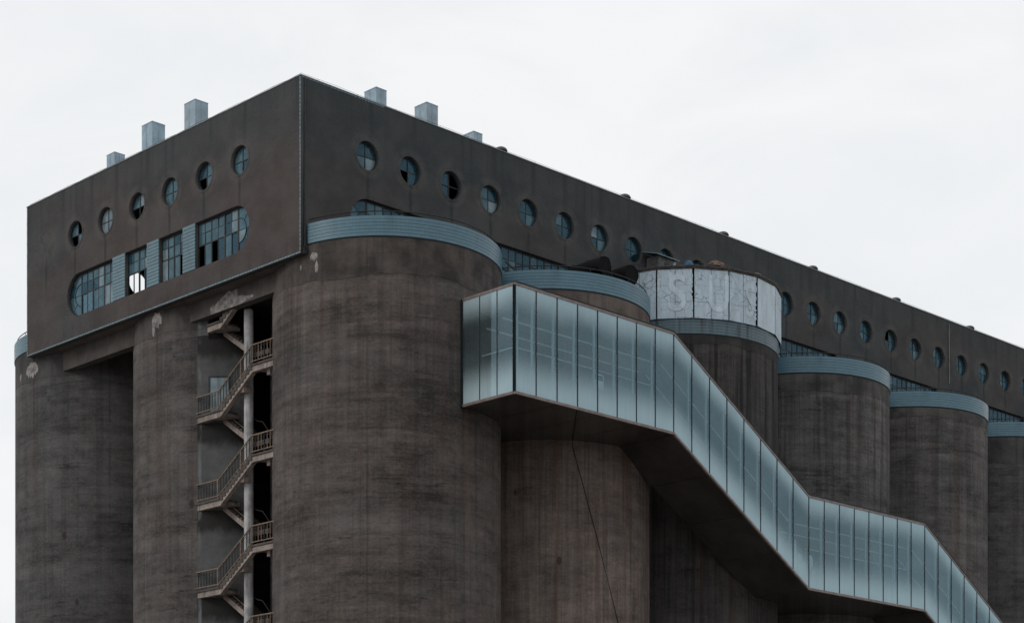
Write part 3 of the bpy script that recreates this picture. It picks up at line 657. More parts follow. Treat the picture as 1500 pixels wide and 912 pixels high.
# ---- long windows: iron grid with two short rows over one tall row; panes are sub-parts
ZM1, ZM2 = 35.0, 35.62
def long_window(u0, n, pitch, m, pale, left_fan=False, right_fan=False, rows=(0, 1, 2), missing=(), forced={}, joined=False, v1=RV1):
    mb = MB(); u1 = u0+n*pitch; r = (v1-RV0)/2; zc = (v1+RV0)/2
    bar = lambda a, b, c, d, e: mb.prism([(a, c), (b, c), (b, d), (a, d)], GI-e, GI+e, m)
    for i in range(n+1):
        t_ = 0.045 if i % 2 == 0 else 0.024
        bar(u0+i*pitch-t_, u0+i*pitch+t_, RV0+0.02, v1-0.02, 0.035 if i % 2 == 0 else 0.025)
    for i in range(n):
        a, b = u0+i*pitch+0.042, u0+(i+1)*pitch-0.042
        bar(a, b, ZM1-0.035, ZM1+0.035, 0.03); bar(a, b, ZM2-0.022, ZM2+0.022, 0.022)
        bar(a, b, v1-0.09, v1-0.02, 0.03); bar(a, b, RV0+0.02, RV0+0.07, 0.03)
    fans = []
    if left_fan: fans.append((u0-0.04, -1))
    if right_fan: fans.append((u1+0.04, 1))
    def pt(c, sg, rr, a): return (c+sg*rr*math.cos(a), zc+rr*math.sin(a))
    for c, sg in fans:
        for a0, a1, rr, w_ in ((-PI/2, PI/2, r-0.04, 0.045), (-PI/2, PI/2, r*0.52, 0.016)):
            k = 20
            for i in range(k):
                b0, b1 = a0+(a1-a0)*i/k, a0+(a1-a0)*(i+1)/k
                mb.prism([pt(c, sg, rr-w_, b0), pt(c, sg, rr+w_, b0), pt(c, sg, rr+w_, b1), pt(c, sg, rr-w_, b1)], GI-0.03, GI+0.03, m)
        for a in (-PI/4, 0, PI/4):
            ca, sa = math.cos(a), math.sin(a); r0, r1 = (r*0.55 if a else 0.02), r-0.09; w_ = 0.015
            q = [(r0, -w_), (r1, -w_), (r1, w_), (r0, w_)]
            mb.prism([(c+sg*(p*ca-s_*sa), zc+p*sa+s_*ca) for p, s_ in q], GI-0.02, GI+0.02, m)
    wd = mb.build('long_window', M['frame_paint'], gal)
    jb = MB()
    vr = [(ZM2, v1-0.05), (ZM1, ZM2), (RV0+0.04, ZM1)]
    for i in range(n):
        for k in range(3):
            a, b = u0+i*pitch+0.01, u0+(i+1)*pitch-0.01; c, d = vr[k][0]+0.005, vr[k][1]-0.005
            if (i, k) in missing: continue
            tl = random.uniform(-.014, .014)
            if joined or k not in rows:
                jb.prism([(a, c), (b, c), (b, d), (a, d)], GI-0.005, GI+0.005, m); continue
            pm = M[forced[(i, k)]] if (i, k) in forced else pane_mat(random.random(), pale)
            pb = MB(); pb.prism([(a, c), (b, c), (b, d), (a, d)], GI-0.005+tl, GI+0.005+tl, m); pb.build('pane', pm, wd)
    if jb.v: jo = jb.build('pane', M['g_mid'], wd); jo['kind'] = 'stuff'
    for c, sg in fans:
        for k in range(4):
            b0, b1 = -PI/2+k*PI/4, -PI/2+(k+1)*PI/4
            poly = [pt(c, sg, r*0.54, b0+(b1-b0)*i/5) for i in range(6)]+[pt(c, sg, r-0.05, b1-(b1-b0)*i/5) for i in range(6)]
            pm = ('fan', k, sg) in forced and forced[('fan', k, sg)] or None
            if pm == '-': continue
            pb = MB(); pb.prism(poly, GI-0.005, GI+0.005, m); pb.build('pane', M[pm] if pm else pane_mat(random.random(), pale), wd)
        for k in range(2):
            b0, b1 = -PI/2+k*PI/2, -PI/2+(k+1)*PI/2
            poly = [pt(c, sg, 0.01, 0)]+[pt(c, sg, r*0.5, b0+(b1-b0)*i/8) for i in range(9)]
            pb = MB(); pb.prism(poly, GI-0.005, GI+0.005, m); pb.build('pane', pane_mat(random.random(), pale), wd)
    return wd
# end wall, four bays between three tiled piers (y grows to the left in the picture)
P1, P2, P3 = (9.03, 10.16), (12.42, 13.55), (15.72, 16.95)
long_window(E0, 6, (P1[0]-E0)/6, mE, True, left_fan=True, missing={(5, 2), (3, 2)},
            forced={(4, 2): 'g_pale', (2, 2): 'g_dark', (1, 2): 'g_pale', (0, 2): 'g_dark', (0, 0): 'g_white', (0, 1): 'g_white', (1, 0): 'g_dark', (1, 1): 'g_dark',
                    ('fan', 3, -1): 'g_pale', ('fan', 2, -1): 'g_pale', ('fan', 1, -1): 'g_dark', ('fan', 0, -1): 'g_dark'})
long_window(P1[1], 4, (P2[0]-P1[1])/4, mE, True, missing={(0, 2)})
long_window(P2[1], 4, (P3[0]-P2[1])/4, mE, True, missing={(1, 2), (2, 2), (3, 2)}, forced={(0, 2): 'g_mid'})
long_window(P3[1], 6, (E1-P3[1])/6, mE, True, right_fan=True, forced={(0, 2): 'g_white', (5, 2): 'g_thin', (4, 2): 'g_thin'})
for a, b in (P1, P2, P3):
    pr = MB().box(0.03, 0.31, a+0.02, b-0.02, RV0-0.002, RV1+0.002).build('tile_pier', M['slab'], gal)
    n = 13; h = (RV1-RV0)/n
    for i in range(n):
        MB().box(-0.02-random.uniform(0, .004), 0.05, a, b, RV0+i*h+0.02, RV0+(i+1)*h-(0.004 if i < n-1 else 0)).build('tile_course', M['tile_pier'], pr)
for k, (x0, n, rnd) in enumerate(bays):
    long_window(x0, n, PITCH, mL, False, left_fan=rnd, rows=(0, 1, 2) if k < 2 else (0, 1), joined=k in (2, 5), v1=RV1+0.08,
                forced={(1, 2): 'g_pale', (2, 2): 'g_pale', (3, 2): 'g_pale', (4, 2): 'g_pale'} if k == 1 else {})
# braces seen behind the second cap's rail
for k in (1, 3, 5):
    x0 = bays[k][0]+1.2
    MB().bar((x0, -0.06, 35.35), (x0+3.0, -0.06, 34.15), 0.05, 0.07).build('window_brace', M['iron'], gal)

# ------------------------------------------------------------------ roof vents
def vent(x0, y0, dx, dy, z1, label, mat):
    t = thing('roof_vent', label, 'roof vent', (x0+dx/2, y0+dy/2, ZT), 'square metal vents on the gallery roof')
    MB().box(x0, x0+dx, y0, y0+dy, ZT-0.012, z1-0.05).build('duct', M[mat], t)
    MB().box(x0-0.012, x0+dx+0.012, y0-0.012, y0+dy+0.012, z1-0.049, z1).build('cover', M['galv'], t)
    for k in (0.48,):
        MB().box(x0+dx*k-0.012, x0+dx*k+0.012, y0-0.012, y0-0.001, ZT, z1-0.05).build('seam', M['galv'], t)
        MB().box(x0-0.012, x0-0.001, y0+dy*0.55-0.012, y0+dy*0.55+0.012, ZT, z1-0.05).build('seam', M['galv'], t)
vent(3.0, 13.26, 0.88, 1.05, 44.98, 'tall metal roof vent with rust spots, nearest the corner above the end wall', 'galv_rust')
vent(3.0, 17.48, 0.88, 1.06, 44.95, 'tall clean metal roof vent, middle one above the end wall', 'galv')
vent(3.0, 21.38, 0.72, 0.84, 44.25, 'small metal roof vent nearest the far left end of the roof', 'galv')
vent(7.53, 3.0, 0.74, 0.98, 43.93, 'metal roof vent nearest the corner above the long wall', 'galv')
vent(11.2, 3.0, 0.84, 1.0, 44.18, 'metal roof vent with orange rust marks above the long wall', 'galv_rust')
vent(14.78, 3.0, 0.68, 0.85, 43.57, 'small metal roof vent, last of the row above the long wall', 'galv')
labs = ['low domed ventilator on the roof edge, left of the vents over the long wall', 'low domed ventilator on the roof edge, just right of the smallest vent', 'low domed ventilator on the roof edge, above the windows left of the sign',
        'low domed ventilator on the roof edge, directly above the white sign', 'low domed ventilator on the roof edge, above the windows just right of the sign', 'low domed ventilator on the roof edge, second from the right picture edge', 'low domed ventilator on the roof edge, nearest the right picture edge']
for lab, x in zip(labs, (4.0, 14.73, 25.0, 34.2, 43.5, 53.1, 62.5)):
    t = thing('roof_ventilator', lab, 'roof ventilator', (x, 0.75, ZT), 'domed ventilators along the roof edge')
    big = 0.9 if x > 10 else 0.6
    MB().lathe(x, 0.75, [(0.01, ZT-0.02), (0.2*big, ZT-0.02), (0.2*big, ZT+0.42*big), (0.01, ZT+0.42*big)], n=20).build('stem', M['galv'], t, True)
    pr = [(0.01, ZT+0.42*big)]+[(0.42*big, ZT+0.42*big)]+[(0.42*big*math.cos(a*PI/12), ZT+0.42*big+0.27*big*math.sin(a*PI/12)) for a in range(1, 6)]+[(0.01, ZT+0.69*big)]
    MB().lathe(x, 0.75, pr, n=20).build('dome', M['hut'], t, True)

# ------------------------------------------------------------------ outside staircase in the notch between the two silos
st = thing('exterior_staircase', 'zigzag concrete staircase with rusty railings between two silos at the left', 'staircase', (1.9, 6.84, GZ))
X0, X1, X2, X3 = 1.15, 1.62, 2.16, 3.3
YI0, YI1 = 9.45, 6.7                            # inner flight
XC, YC = 1.90, 6.84                            # round column
YL, YA, YB, YR = 10.75, 8.47, 5.63, 3.72      # left end, flight foot, flight head, right end
PER = 4.75; RISE = 1.855; TK = 0.40
MB().tube([(XC, YC, GZ), (XC, YC, 31.5)], 0.25, 28).build('column', M['column'], st, True)
mS = lambda u, v, a: (a, u, v)
def level(zb, top=False):
    """one storey: left landing (underside zb), outer flight up to the right landing, inner flight down from the left landing"""
    yl = 9.62 if top else YL
    z1 = zb+RISE; e = 0.30
    # outer stringer: one continuous cranked beam with its flights as parts
    low = [(yl, zb), (YA, zb), (YB, z1), (YR, z1)]
    prof = low+[(YR, z1+e), (YB+0.05, z1+e), (YA+0.05, zb+e), (yl, zb+e)]
    MB().prism(prof, X0+0.07, X0+0.33, mS).build('stringer', M['stair'], st)
    # landing slabs
    MB().box(X0, X2+0.2, YA-0.02, yl, zb+e+0.003, zb+TK).build('landing', M['stair_dark'], st)
    MB().box(X0+0.33, X2+0.4, YA+0.01, yl, zb+0.12, zb+e).build('landing_soffit', M['stair'], st)
    MB().box(X0, X3-0.2, YR, YB+0.02, z1+e+0.003, z1+TK).build('landing', M['stair_dark'], st)
    MB().box(X0+0.33, X3-0.2, YR, YB, z1+0.12, z1+e).build('landing_soffit', M['stair'], st)
    # outer flight: slab + eleven steps
    fl = MB().prism([(YA, zb+0.1), (YB, z1+0.1), (YB, z1+e), (YA, zb+e)], X0+0.33, X1-0.05, mS).build('flight', M['stair'], st)
    n = 11; dy = (YA-YB)/n; dz = RISE/n
    for k in range(n):
        y1 = YA-k*dy; z0 = zb+e+k*dz-0.02
        MB().box(X0+0.03, X1, y1-dy, y1, z0, zb+TK+(k+1)*dz).build('step', M['stair_dark'], fl)
    # inner flight going down to the right, behind the column
    z2 = zb-1.75; n2 = 10; y2 = YI1
    MB().prism([(YI0, zb+0.01), (YI0, zb+0.30), (y2, z2+0.30), (y2, z2-0.01)], X2-0.06, X2-0.003, mS).build('stringer', M['stair'], st)
    fi = MB().prism([(YI0, zb+0.02), (YI0, zb+0.30), (y2, z2+0.28), (y2, z2)], X2, X3, mS).build('flight', M['stair'], st)
    dy = (YI0-y2)/n2; dz = (zb-z2)/n2
    for k in range(n2):
        y1 = YI0-k*dy
        MB().box(X2, X3-0.05, y1-dy, y1, zb+0.15-k*dz, zb+0.30-k*dz).build('step', M['stair_dark'], fi)
    MB().box(X2, 4.3, 5.4, y2, z2, z2+0.25).build('landing', M['stair_dark'], st)  # shade of the slot put into this landing's dark colour
    # short bracket from the stringer to the column
    MB().box(X0+0.2, XC, 6.55, 7.2, z1-0.85, z1-0.50).build('bracket', M['stair'], st)
    MB().box(X0+0.34, 2.3, YR+0.75, YR+1.0, z1-0.28, z1-0.003).build('bracket', M['stair'], st)
    if top: return
    # railing: top rail, bottom rail, balusters
    xr = X0+0.05; zt = 1.0
    foot = [(YL-0.05, zb+TK), (YA+0.1, zb+TK), (YB+0.02, z1+TK), (YR+0.02, z1+TK)]
    rl = MB().tube([(xr, y, z+zt) for y, z in foot], 0.042, 8).build('railing', M['rust'], st, True)
    MB().tube([(xr, y, z+0.14) for y, z in foot], 0.034, 8).build('bottom_rail', M['rust'], rl, True)
    MB().tube([(xr, y, z+0.84) for y, z in foot], 0.014, 6).build('middle_rail', M['rail_dark'], rl, True)
    def hz(y):
        if y >= YA+0.1: return zb+TK
        if y <= YB: return z1+TK
        return zb+TK+(YA+0.1-y)/(YA+0.1-YB)*RISE
    y = YL-0.06; k = 0
    while y > YR+0.2:
        big = (k % 8 == 0)
        MB().tube([(xr, y, hz(y)-(0.02 if big else -0.12)), (xr, y, hz(y)+zt)], 0.036 if big else 0.021, 6).build('baluster', M['rust'] if (big or y < YB) and k % 3 else M['rail_dark'], rl)
        y -= 0.255; k += 1
    # inner flight's railing, turning at the lower landing
    xi = X2+0.05
    ip = [(xi, YI0+0.2, zb+TK+0.95), (xi, YI0, zb+TK+0.95), (xi, 6.5, z2+TK+0.95), (xi+0.05, 6.1, z2+TK+0.85), (xi+0.3, 5.75, z2+TK+0.2)]
    ri = MB().tube(ip, 0.028, 8).build('railing', M['rail_dark'], st, True)
    MB().tube([(xi, YI0, zb+TK+0.2), (xi, y2+0.1, z2+TK+0.2)], 0.024, 6).build('bottom_rail', M['rust'], ri, True)
    for k in range(11):
        q = (k+0.5)/11; yy = YI0+(y2+0.35-YI0)*q; zz = zb+TK+(z2-zb)*q
        MB().tube([(xi, yy, zz+0.15), (xi, yy, zz+0.98)], 0.014, 6).build('baluster', M['rail_dark'], ri)
ZL0 = 26.0
level(ZL0+PER, True)
for k in range(4): level(ZL0-k*PER)

# ------------------------------------------------------------------ glass skywalk
YO, YI = -9.175, -5.12
XA = 6.0
H = 5.45
nodes = [(XA, 24.85), (17.9, 24.85), (29.8, 17.93), (41.65, 17.93), (53.5, 11.05), (62.5, 11.05)]    # (x, underside z)
sk = thing('glass_skywalk', 'stepped glass skywalk with frosted panes running down along the silos', 'skywalk', (XA, YO, GZ))
TR = 0.14
def seg_z(x):
    for (a, za), (b, zb) in zip(nodes, nodes[1:]):
        if a <= x <= b+1e-6: return za+(zb-za)*(x-a)/(b-a)
    return nodes[-1][1]
def glass(poly, m, u0, u1):
    """pane given as [(u, z)] bl, br, tr, tl; outer face carries the frit, uv.y = 0 at the foot, 1 at the head"""
    me = bpy.data.meshes.new('glass_pane'); o0 = root_loc(sk)
    vs = [Vector(m(u, z, 0.0))-o0 for u, z in poly]+[Vector(m(u, z, 0.03))-o0 for u, z in poly]
    fs = [(0, 1, 2, 3), (4, 7, 6, 5), (0, 4, 5, 1), (1, 5, 6, 2), (2, 6, 7, 3), (3, 7, 4, 0)]
    me.from_pydata([tuple(v) for v in vs], [], fs)
    me.materials.append(M['frit']); me.materials.append(M['glass_edge'])
    for i, p in enumerate(me.polygons): p.material_index = 0 if i == 0 else 1
    uv = me.uv_layers.new(name='UVMap'); UVS = [(0, 0), (1, 0), (1, 1), (0, 1)]
    for p in me.polygons:
        for li in p.loop_indices: uv.data[li].uv = UVS[me.loops[li].vertex_index % 4]
    o = bpy.data.objects.new('glass_pane', me); COL.objects.link(o); o.parent = sk; return o
mF = lambda u, v, d: (u, YO+d, v)
mX = lambda u, v, d: (XA+d, u, v)
NP = [8, 8, 8, 8, 6]
for (a, za), (b, zb), n in zip(nodes, nodes[1:], NP):
    for i in range(n):
        u0, u1 = a+(b-a)*i/n, a+(b-a)*(i+1)/n; z0, z1 = za+(zb-za)*i/n, za+(zb-za)*(i+1)/n
        g_ = 0.028
        glass([(u0+g_, z0+TR), (u1-g_, z1+TR), (u1-g_, z1+H-TR), (u0+g_, z0+H-TR)], mF, u0, u1)
        MB().prism([(u0-0.035, z0+TR-0.02), (u0+0.027, z0+TR-0.02), (u0+0.027, z0+H-TR+0.02), (u0-0.035, z0+H-TR+0.02)], -0.02, 0.12, mF).build('mullion', M['mullion'], sk)
        # pale inner post just left of every mullion
        if i > 0 or a == XA:
            x_ = u0-0.13 if i > 0 else u0+0.3
            zz = seg_z(max(XA, x_))
            MB().box(x_-0.06, x_+0.06, YO+0.125, YO+0.20, zz+0.3, zz+H-0.3).build('post', M['sky_post'], sk)
    # edge channels
    for zz, k in ((0.0, 'sky_trim'), (H-TR, 'sky_trim')):
        MB().prism([(a, za+zz), (b, zb+zz), (b, zb+zz+TR-0.004), (a, za+zz+TR-0.004)], -0.03, 0.10, mF).build('edge_channel', M[k], sk)
    MB().prism([(a, za+H-0.003), (b, zb+H-0.003), (b, zb+H+0.05), (a, za+H+0.05)], -0.05, 0.3, mF).build('roof_flashing', M['mullion'], sk)
    # soffit sheets with open joints, roof, lining
    flat = abs(za-zb) < 0.01
    yb = -1.2 if flat else YI
    ns = max(2, n//2)
    for i in range(ns):
        u0, u1 = a+(b-a)*i/ns, a+(b-a)*(i+1)/ns; z0, z1 = za+(zb-za)*i/ns, za+(zb-za)*(i+1)/ns
        dz = (z1-z0)/(u1-u0)*0.02
        MB().prism([(u0+0.02, z0+dz+0.012), (u1-0.02, z1-dz+0.012), (u1-0.02, z1-dz+0.05), (u0+0.02, z0+dz+0.05)], YO+0.105, yb, lambda u, v, q: (u, q, v)).build('soffit_panel', M['soffit'], sk)
    a_ = a+0.2 if a == XA else a
    MB().prism([(a_, za+0.052), (b, zb+0.052), (b, zb+0.30), (a_, za+0.30)], YO+0.16, yb-0.002, lambda u, v, q: (u, q, v)).build('floor', M['sky_in'], sk)
    MB().prism([(a_, za+H-0.26), (b, zb+H-0.26), (b, zb+H-0.01), (a_, za+H-0.01)], YO+0.16, yb-0.002, lambda u, v, q: (u, q, v)).build('roof', M['sky_in'], sk)
    MB().prism([(a_, za+0.301), (b, zb+0.301), (b, zb+H-0.262), (a_, za+H-0.262)], yb-0.2, yb-0.003, lambda u, v, q: (u, q, v)).build('back_wall', M['sky_in'], sk)
    # ceiling rails seen through the glass
    for yy, hh in ((-8.0, H-1.45), (-6.9, H-1.75)):
        MB().bar((a+0.3, yy, za+hh), (b-0.3, yy, zb+hh), 0.06, 0.07).build('ceiling_rail', M['steel'], sk)
MB().box(62.5-0.06, 62.5-0.003, YO+0.11, -1.25, 11.35, 11.05+H-0.27).build('end_panel', M['sky_in'], sk)
# end face
ye = [YO, YO+1.24, YO+2.48, YO+3.71]
for y0, y1 in zip(ye, ye[1:]):
    glass([(y1-0.028, nodes[0][1]+TR), (y0+0.028, nodes[0][1]+TR), (y0+0.028, nodes[0][1]+H-TR), (y1-0.028, nodes[0][1]+H-TR)], mX, 0, 0)
    MB().prism([(y1-0.027, nodes[0][1]+TR-0.02), (y1+0.03, nodes[0][1]+TR-0.02), (y1+0.03, nodes[0][1]+H-TR+0.02), (y1-0.027, nodes[0][1]+H-TR+0.02)], -0.012, 0.12, mX).build('mullion', M['mullion'], sk)
z0 = nodes[0][1]
for zz in (0.0, H-TR): MB().prism([(YO+0.102, z0+zz), (ye[-1], z0+zz), (ye[-1], z0+zz+TR-0.004), (YO+0.102, z0+zz+TR-0.004)], -0.03, 0.10, mX).build('edge_channel', M['sky_trim'], sk)
MB().box(XA-0.035, XA+0.06, YO-0.035, YO+0.06, z0+TR-0.02, z0+H-TR+0.02).build('corner_post', M['mullion'], sk)
MB().box(XA+0.02, XA+0.14, YO+3.68, YO+3.9, z0, z0+H).build('wall_jamb', M['mullion'], sk)
# glass balustrade with steel handrail along the level floors
for k in (0, 2, 4):
    (a, za), (b, zb) = nodes[k], nodes[k+1]
    a_ = a+0.75; b_ = b-0.9; yr_ = YO+0.8
    br = MB().bar((a_, yr_, za+2.58), (b_, yr_, zb+2.58), 0.06, 0.05).build('handrail', M['steel'], sk)
    if k == 0: MB().bar((a_, yr_+0.03, za+2.58), (a_, -6.0, za+2.58), 0.06, 0.05).build('return_rail', M['steel'], br)
    n = int((b_-a_)/1.45)
    for i in range(n):
        u0, u1 = a_+(b_-a_)*i/n+0.05, a_+(b_-a_)*(i+1)/n-0.05
        MB().box(u0, u1, yr_-0.01, yr_+0.01, za+0.75, za+2.54).build('balustrade_glass', M['g_clear'], br)
        MB().box(u0-0.07, u0-0.03, yr_-0.03, yr_+0.03, za+0.3, za+2.56).build('baluster', M['steel'], br)
    MB().box(a_, b_, yr_-0.06, yr_+0.06, za+0.301, za+0.74).build('skirting', M['sky_post'], br)

# escalators on the slopes
for k, lab in ((1, 'escalator inside the upper sloping glass stretch of the skywalk'), (3, 'escalator inside the lower sloping glass stretch of the skywalk')):
    (a, za), (b, zb) = nodes[k], nodes[k+1]
    es = thing('escalator', lab, 'escalator', (a, -7.6, za), 'escalators inside the skywalk')
    MB().prism([(a-0.6, za+0.31), (a+0.4, za+0.31), (b-0.4, zb+0.32), (b+0.9, zb+0.32), (b+0.9, zb+0.55), (b-0.3, zb+0.62), (a+0.6, za+0.62), (a-0.6, za+0.62)], -8.15, -6.75, lambda u, v, q: (u, q, v)).build('truss', M['sky_post'], es)
    for yy in (-8.2, -6.7):
        MB().prism([(a-0.4, za+0.63), (a+0.5, za+0.70), (b-0.4, zb+0.66), (b+0.9, zb+0.56), (b+0.9, zb+1.35), (b-0.4, zb+1.6), (a+0.5, za+1.6), (a-0.4, za+1.55)], yy-0.02, yy+0.02, lambda u, v, q: (u, q, v)).build('balustrade', M['steel'] if yy > -7 else M['g_clear'], es)
        pts = [(a-0.5, yy, za+0.9), (a-0.62, yy, za+1.3), (a-0.4, yy, za+1.62), (a+0.5, yy, za+1.68), (b-0.4, yy, zb+1.68), (b+0.8, yy, zb+1.45), (b+1.05, yy, zb+1.1), (b+0.9, yy, zb+0.75)]
        MB().tube(pts, 0.05, 8).build('handrail', M['iron'] if yy < -7 else M['steel'], es, True)
# a notice board and pale leafy plants standing inside
nb = thing('notice_board', 'small white framed notice board behind the glass of the upper level', 'notice board', (12.55, -8.62, 25.15))
MB().box(12.52, 12.58, -8.65, -8.59, 25.15, 26.35).build('stand', M['steel'], nb)
MB().box(12.15, 12.95, -8.68, -8.56, 26.36, 27.15).build('frame', M['steel'], nb)
MB().box(12.22, 12.75, -8.70, -8.681, 26.45, 26.8).build('notice', M['white'], nb)
MB().box(12.22, 12.88, -8.69, -8.6801, 26.81, 27.08).build('face', M['g_mid'], nb)
def plant(x, y, z, label, spec):
    t = thing('potted_plant', label, 'plant', (x, y, z), 'pale plants inside the lower bend of the skywalk')
    MB().lathe(x, y, [(0.01, z), (0.16, z), (0.24, z+0.5), (0.21, z+0.5), (0.20, z+0.44), (0.01, z+0.44)], n=16).build('pot', M['white'], t, True)
    for (dx, dz, rx, rz) in spec:
        MB().tube([(x, y, z+0.44), (x+dx*0.5, y, z+dz*0.6), (x+dx, y, z+dz-rz*0.9)], 0.025, 6).build('stem', M['white'], t)
        MB().prism([(x+dx+rx*math.cos(2*PI*i/12), z+dz+rz*math.sin(2*PI*i/12)) for i in range(12)], y-0.02, y+0.02, lambda u, v, q: (u, q, v)).build('leaf', M['white'], t)
plant(29.2, YO+0.6, 18.60, 'pale plant with one upright rod-like leaf, at the foot of the upper escalator', [(0.1, 1.75, 0.07, 0.5), (0.5, 1.25, 0.3, 0.22), (-0.5, 0.95, 0.3, 0.16)])
plant(30.45, YO+0.6, 18.24, 'pale plant with a tall oval leaf, just right of the skywalk bend', [(0.3, 1.5, 0.24, 0.4), (-0.35, 1.2, 0.26, 0.3), (0.6, 0.9, 0.2, 0.18)])

# ------------------------------------------------------------------ wraparound sign on the third silo
S3 = (SXC+2*SDX, SYC)
sg = thing('wraparound_sign', 'cracked white faceted sign with faded letters standing round a silo top', 'sign', (S3[0], S3[1], ZCT))
RS = 6.22; SZ0, SZ1 = 33.86, 36.72
seams = [math.radians(-171.5+20*i) for i in range(9)]
def spt(a, z, off=0.0):
    return (S3[0]+(RS+off)*math.cos(a), S3[1]+(RS+off)*math.sin(a), z)
MB().lathe(S3[0], S3[1], [(RS-0.22, ZCT-0.02), (RS-0.22, SZ1), (RS-0.3, SZ1), (RS-0.3, ZCT-0.02)], seams[0], seams[-1], 8).build('backing', M['void'], sg)  # near-black backing paints the dark of the panel gaps
rt = random.Random(21)
for i in range(8):
    A, B = Vector(spt(seams[i], 0)), Vector(spt(seams[i+1], 0)); A.z = B.z = 0
    d = B-A; nrm = Vector((d.y, -d.x, 0)).normalized()
    def fp(q, z, off): p = A+d*q+nrm*off; return (p.x, p.y, z)
    smooth = (i == 4)
    cols = 1 if smooth else 2; rows = 1 if smooth else 3
    for c in range(cols):
        for r_ in range(rows):
            q0, q1 = c/cols+0.006, (c+1)/cols-0.006
            if c == 0: q0 += 0.016
            if c == cols-1: q1 -= 0.016
            zz0 = SZ0+(SZ1-SZ0)*r_/rows+0.006; zz1 = SZ0+(SZ1-SZ0)*(r_+1)/rows-0.006
            # torn edges at two seams
            left = [(q0, zz0), (q0, zz1)]; right = [(q1, zz1), (q1, zz0)]
            if (i == 1 and c == 1 and r_ >= 1) or (i == 3 and c == 1):
                k = 7; right = [(q1-rt.uniform(0.0, 0.055 if r_ == 1 or i == 3 else 0.03), zz1+(zz0-zz1)*j/k) for j in range(k+1)]
            off = 0.0 if smooth else rt.uniform(-0.012, 0.008)
            mb = MB(); mb.prism(left+right, off-0.035, off, lambda u, v, a: fp(u, v, a))
            mb.build('panel', M['sign_new' if smooth else 'sign'], sg)
    # top timber rail, one length per facet
    mb = MB(); mb.prism([(-0.004, SZ1+0.01), (1.004, SZ1+0.01), (1.004, SZ1+0.13), (-0.004, SZ1+0.13)], -0.12, 0.05, lambda u, v, a: fp(u, v, a)); mb.build('top_rail', M['sign_frame'], sg)
    mb = MB(); mb.prism([(-0.004, SZ1+0.134), (1.004, SZ1+0.134), (1.004, SZ1+0.2), (-0.004, SZ1+0.2)], -0.25, 0.08, lambda u, v, a: fp(u, v, a)); mb.build('cap_board', M['frame_pale'], sg)
def letter(ch, facet, q, z, h, wsc=1.0):
    cu = bpy.data.curves.new('letter', 'FONT'); cu.body = ch; cu.size = 1.0; cu.extrude = 0.004; cu.offset = 0.012; cu.align_x = 'CENTER'
    tmp = bpy.data.objects.new('letter', cu); COL.objects.link(tmp)
    me = bpy.data.meshes.new_from_object(tmp.evaluated_get(bpy.context.evaluated_depsgraph_get()))
    bpy.data.objects.remove(tmp); bpy.data.curves.remove(cu)
    ys = [v.co.y for v in me.vertices]; y0, y1 = min(ys), max(ys)
    A, B = Vector(spt(seams[facet], 0)), Vector(spt(seams[facet+1], 0)); A.z = B.z = 0
    d = (B-A).normalized(); L = (B-A).length; nrm = Vector((d.y, -d.x, 0)); o0 = root_loc(sg)
    for v in me.vertices:
        p = A+d*(q*L+v.co.x*h/(y1-y0)*wsc)+nrm*(0.018+v.co.z); v.co = Vector((p.x, p.y, z+(v.co.y-y0)*h/(y1-y0)))-o0
    me.materials.append(M['letter']); me.name = 'letter'
    o = bpy.data.objects.new('letter', me); COL.objects.link(o); o.parent = sg
letter('S', 1, 0.55, 34.28, 2.15, 0.85); letter('U', 2, 0.70, 34.28, 2.15, 0.68); letter('S', 3, 0.72, 34.28, 2.0, 0.55)

# ------------------------------------------------------------------ clutter on the silo roofs
def drum(x, y0, y1, z, r, label):
    t = thing('black_drum', label, 'drum', (x, (y0+y1)/2, z-r), 'black drums on the second silo')
    n = 28; mb = MB()
    prof = [(0.01, y0+0.02), (r*0.88, y0+0.02), (r*0.93, y0-0.01), (r, y0+0.03), (r*1.02, y0+(y1-y0)*0.3), (r*0.96, y0+(y1-y0)*0.6), (r*0.9, y1), (0.01, y1)]
    vs = []; fs = []
    for i in range(n):
        a = 2*PI*i/n
        lump = 1+0.05*math.sin(3*a+x)+0.03*math.sin(5*a+2*x)
        vs += [(x+q*lump*math.cos(a), yy, z+q*lump*math.sin(a)*(1-0.10*(yy-y0)/(y1-y0))) for q, yy in prof]
    m = len(prof)
    for i in range(n):
        j = (i+1) % n
        for k in range(m): fs.append((i*m+k, j*m+k, j*m+(k+1) % m, i*m+(k+1) % m))
    mb.add(vs, fs); mb.build('shell', M['barrel'], t, True)
    for yy in (y0+(y1-y0)*0.35, y0+(y1-y0)*0.7):
        rb = MB(); pts = [(x+(r-0.02)*math.cos(2*PI*i/n), yy, z+(r-0.02)*math.sin(2*PI*i/n)) for i in range(n+1)]
        rb.tube(pts, 0.02, 5, False).build('rib', M['barrel'], t)
drum(17.15, -4.9, -1.7, 34.63, 0.56, 'black drum lying on the second silo cap, the left one of two')
drum(19.3, -4.95, -2.4, 34.64, 0.57, 'black drum lying on the second silo cap, the one touching the white sign')
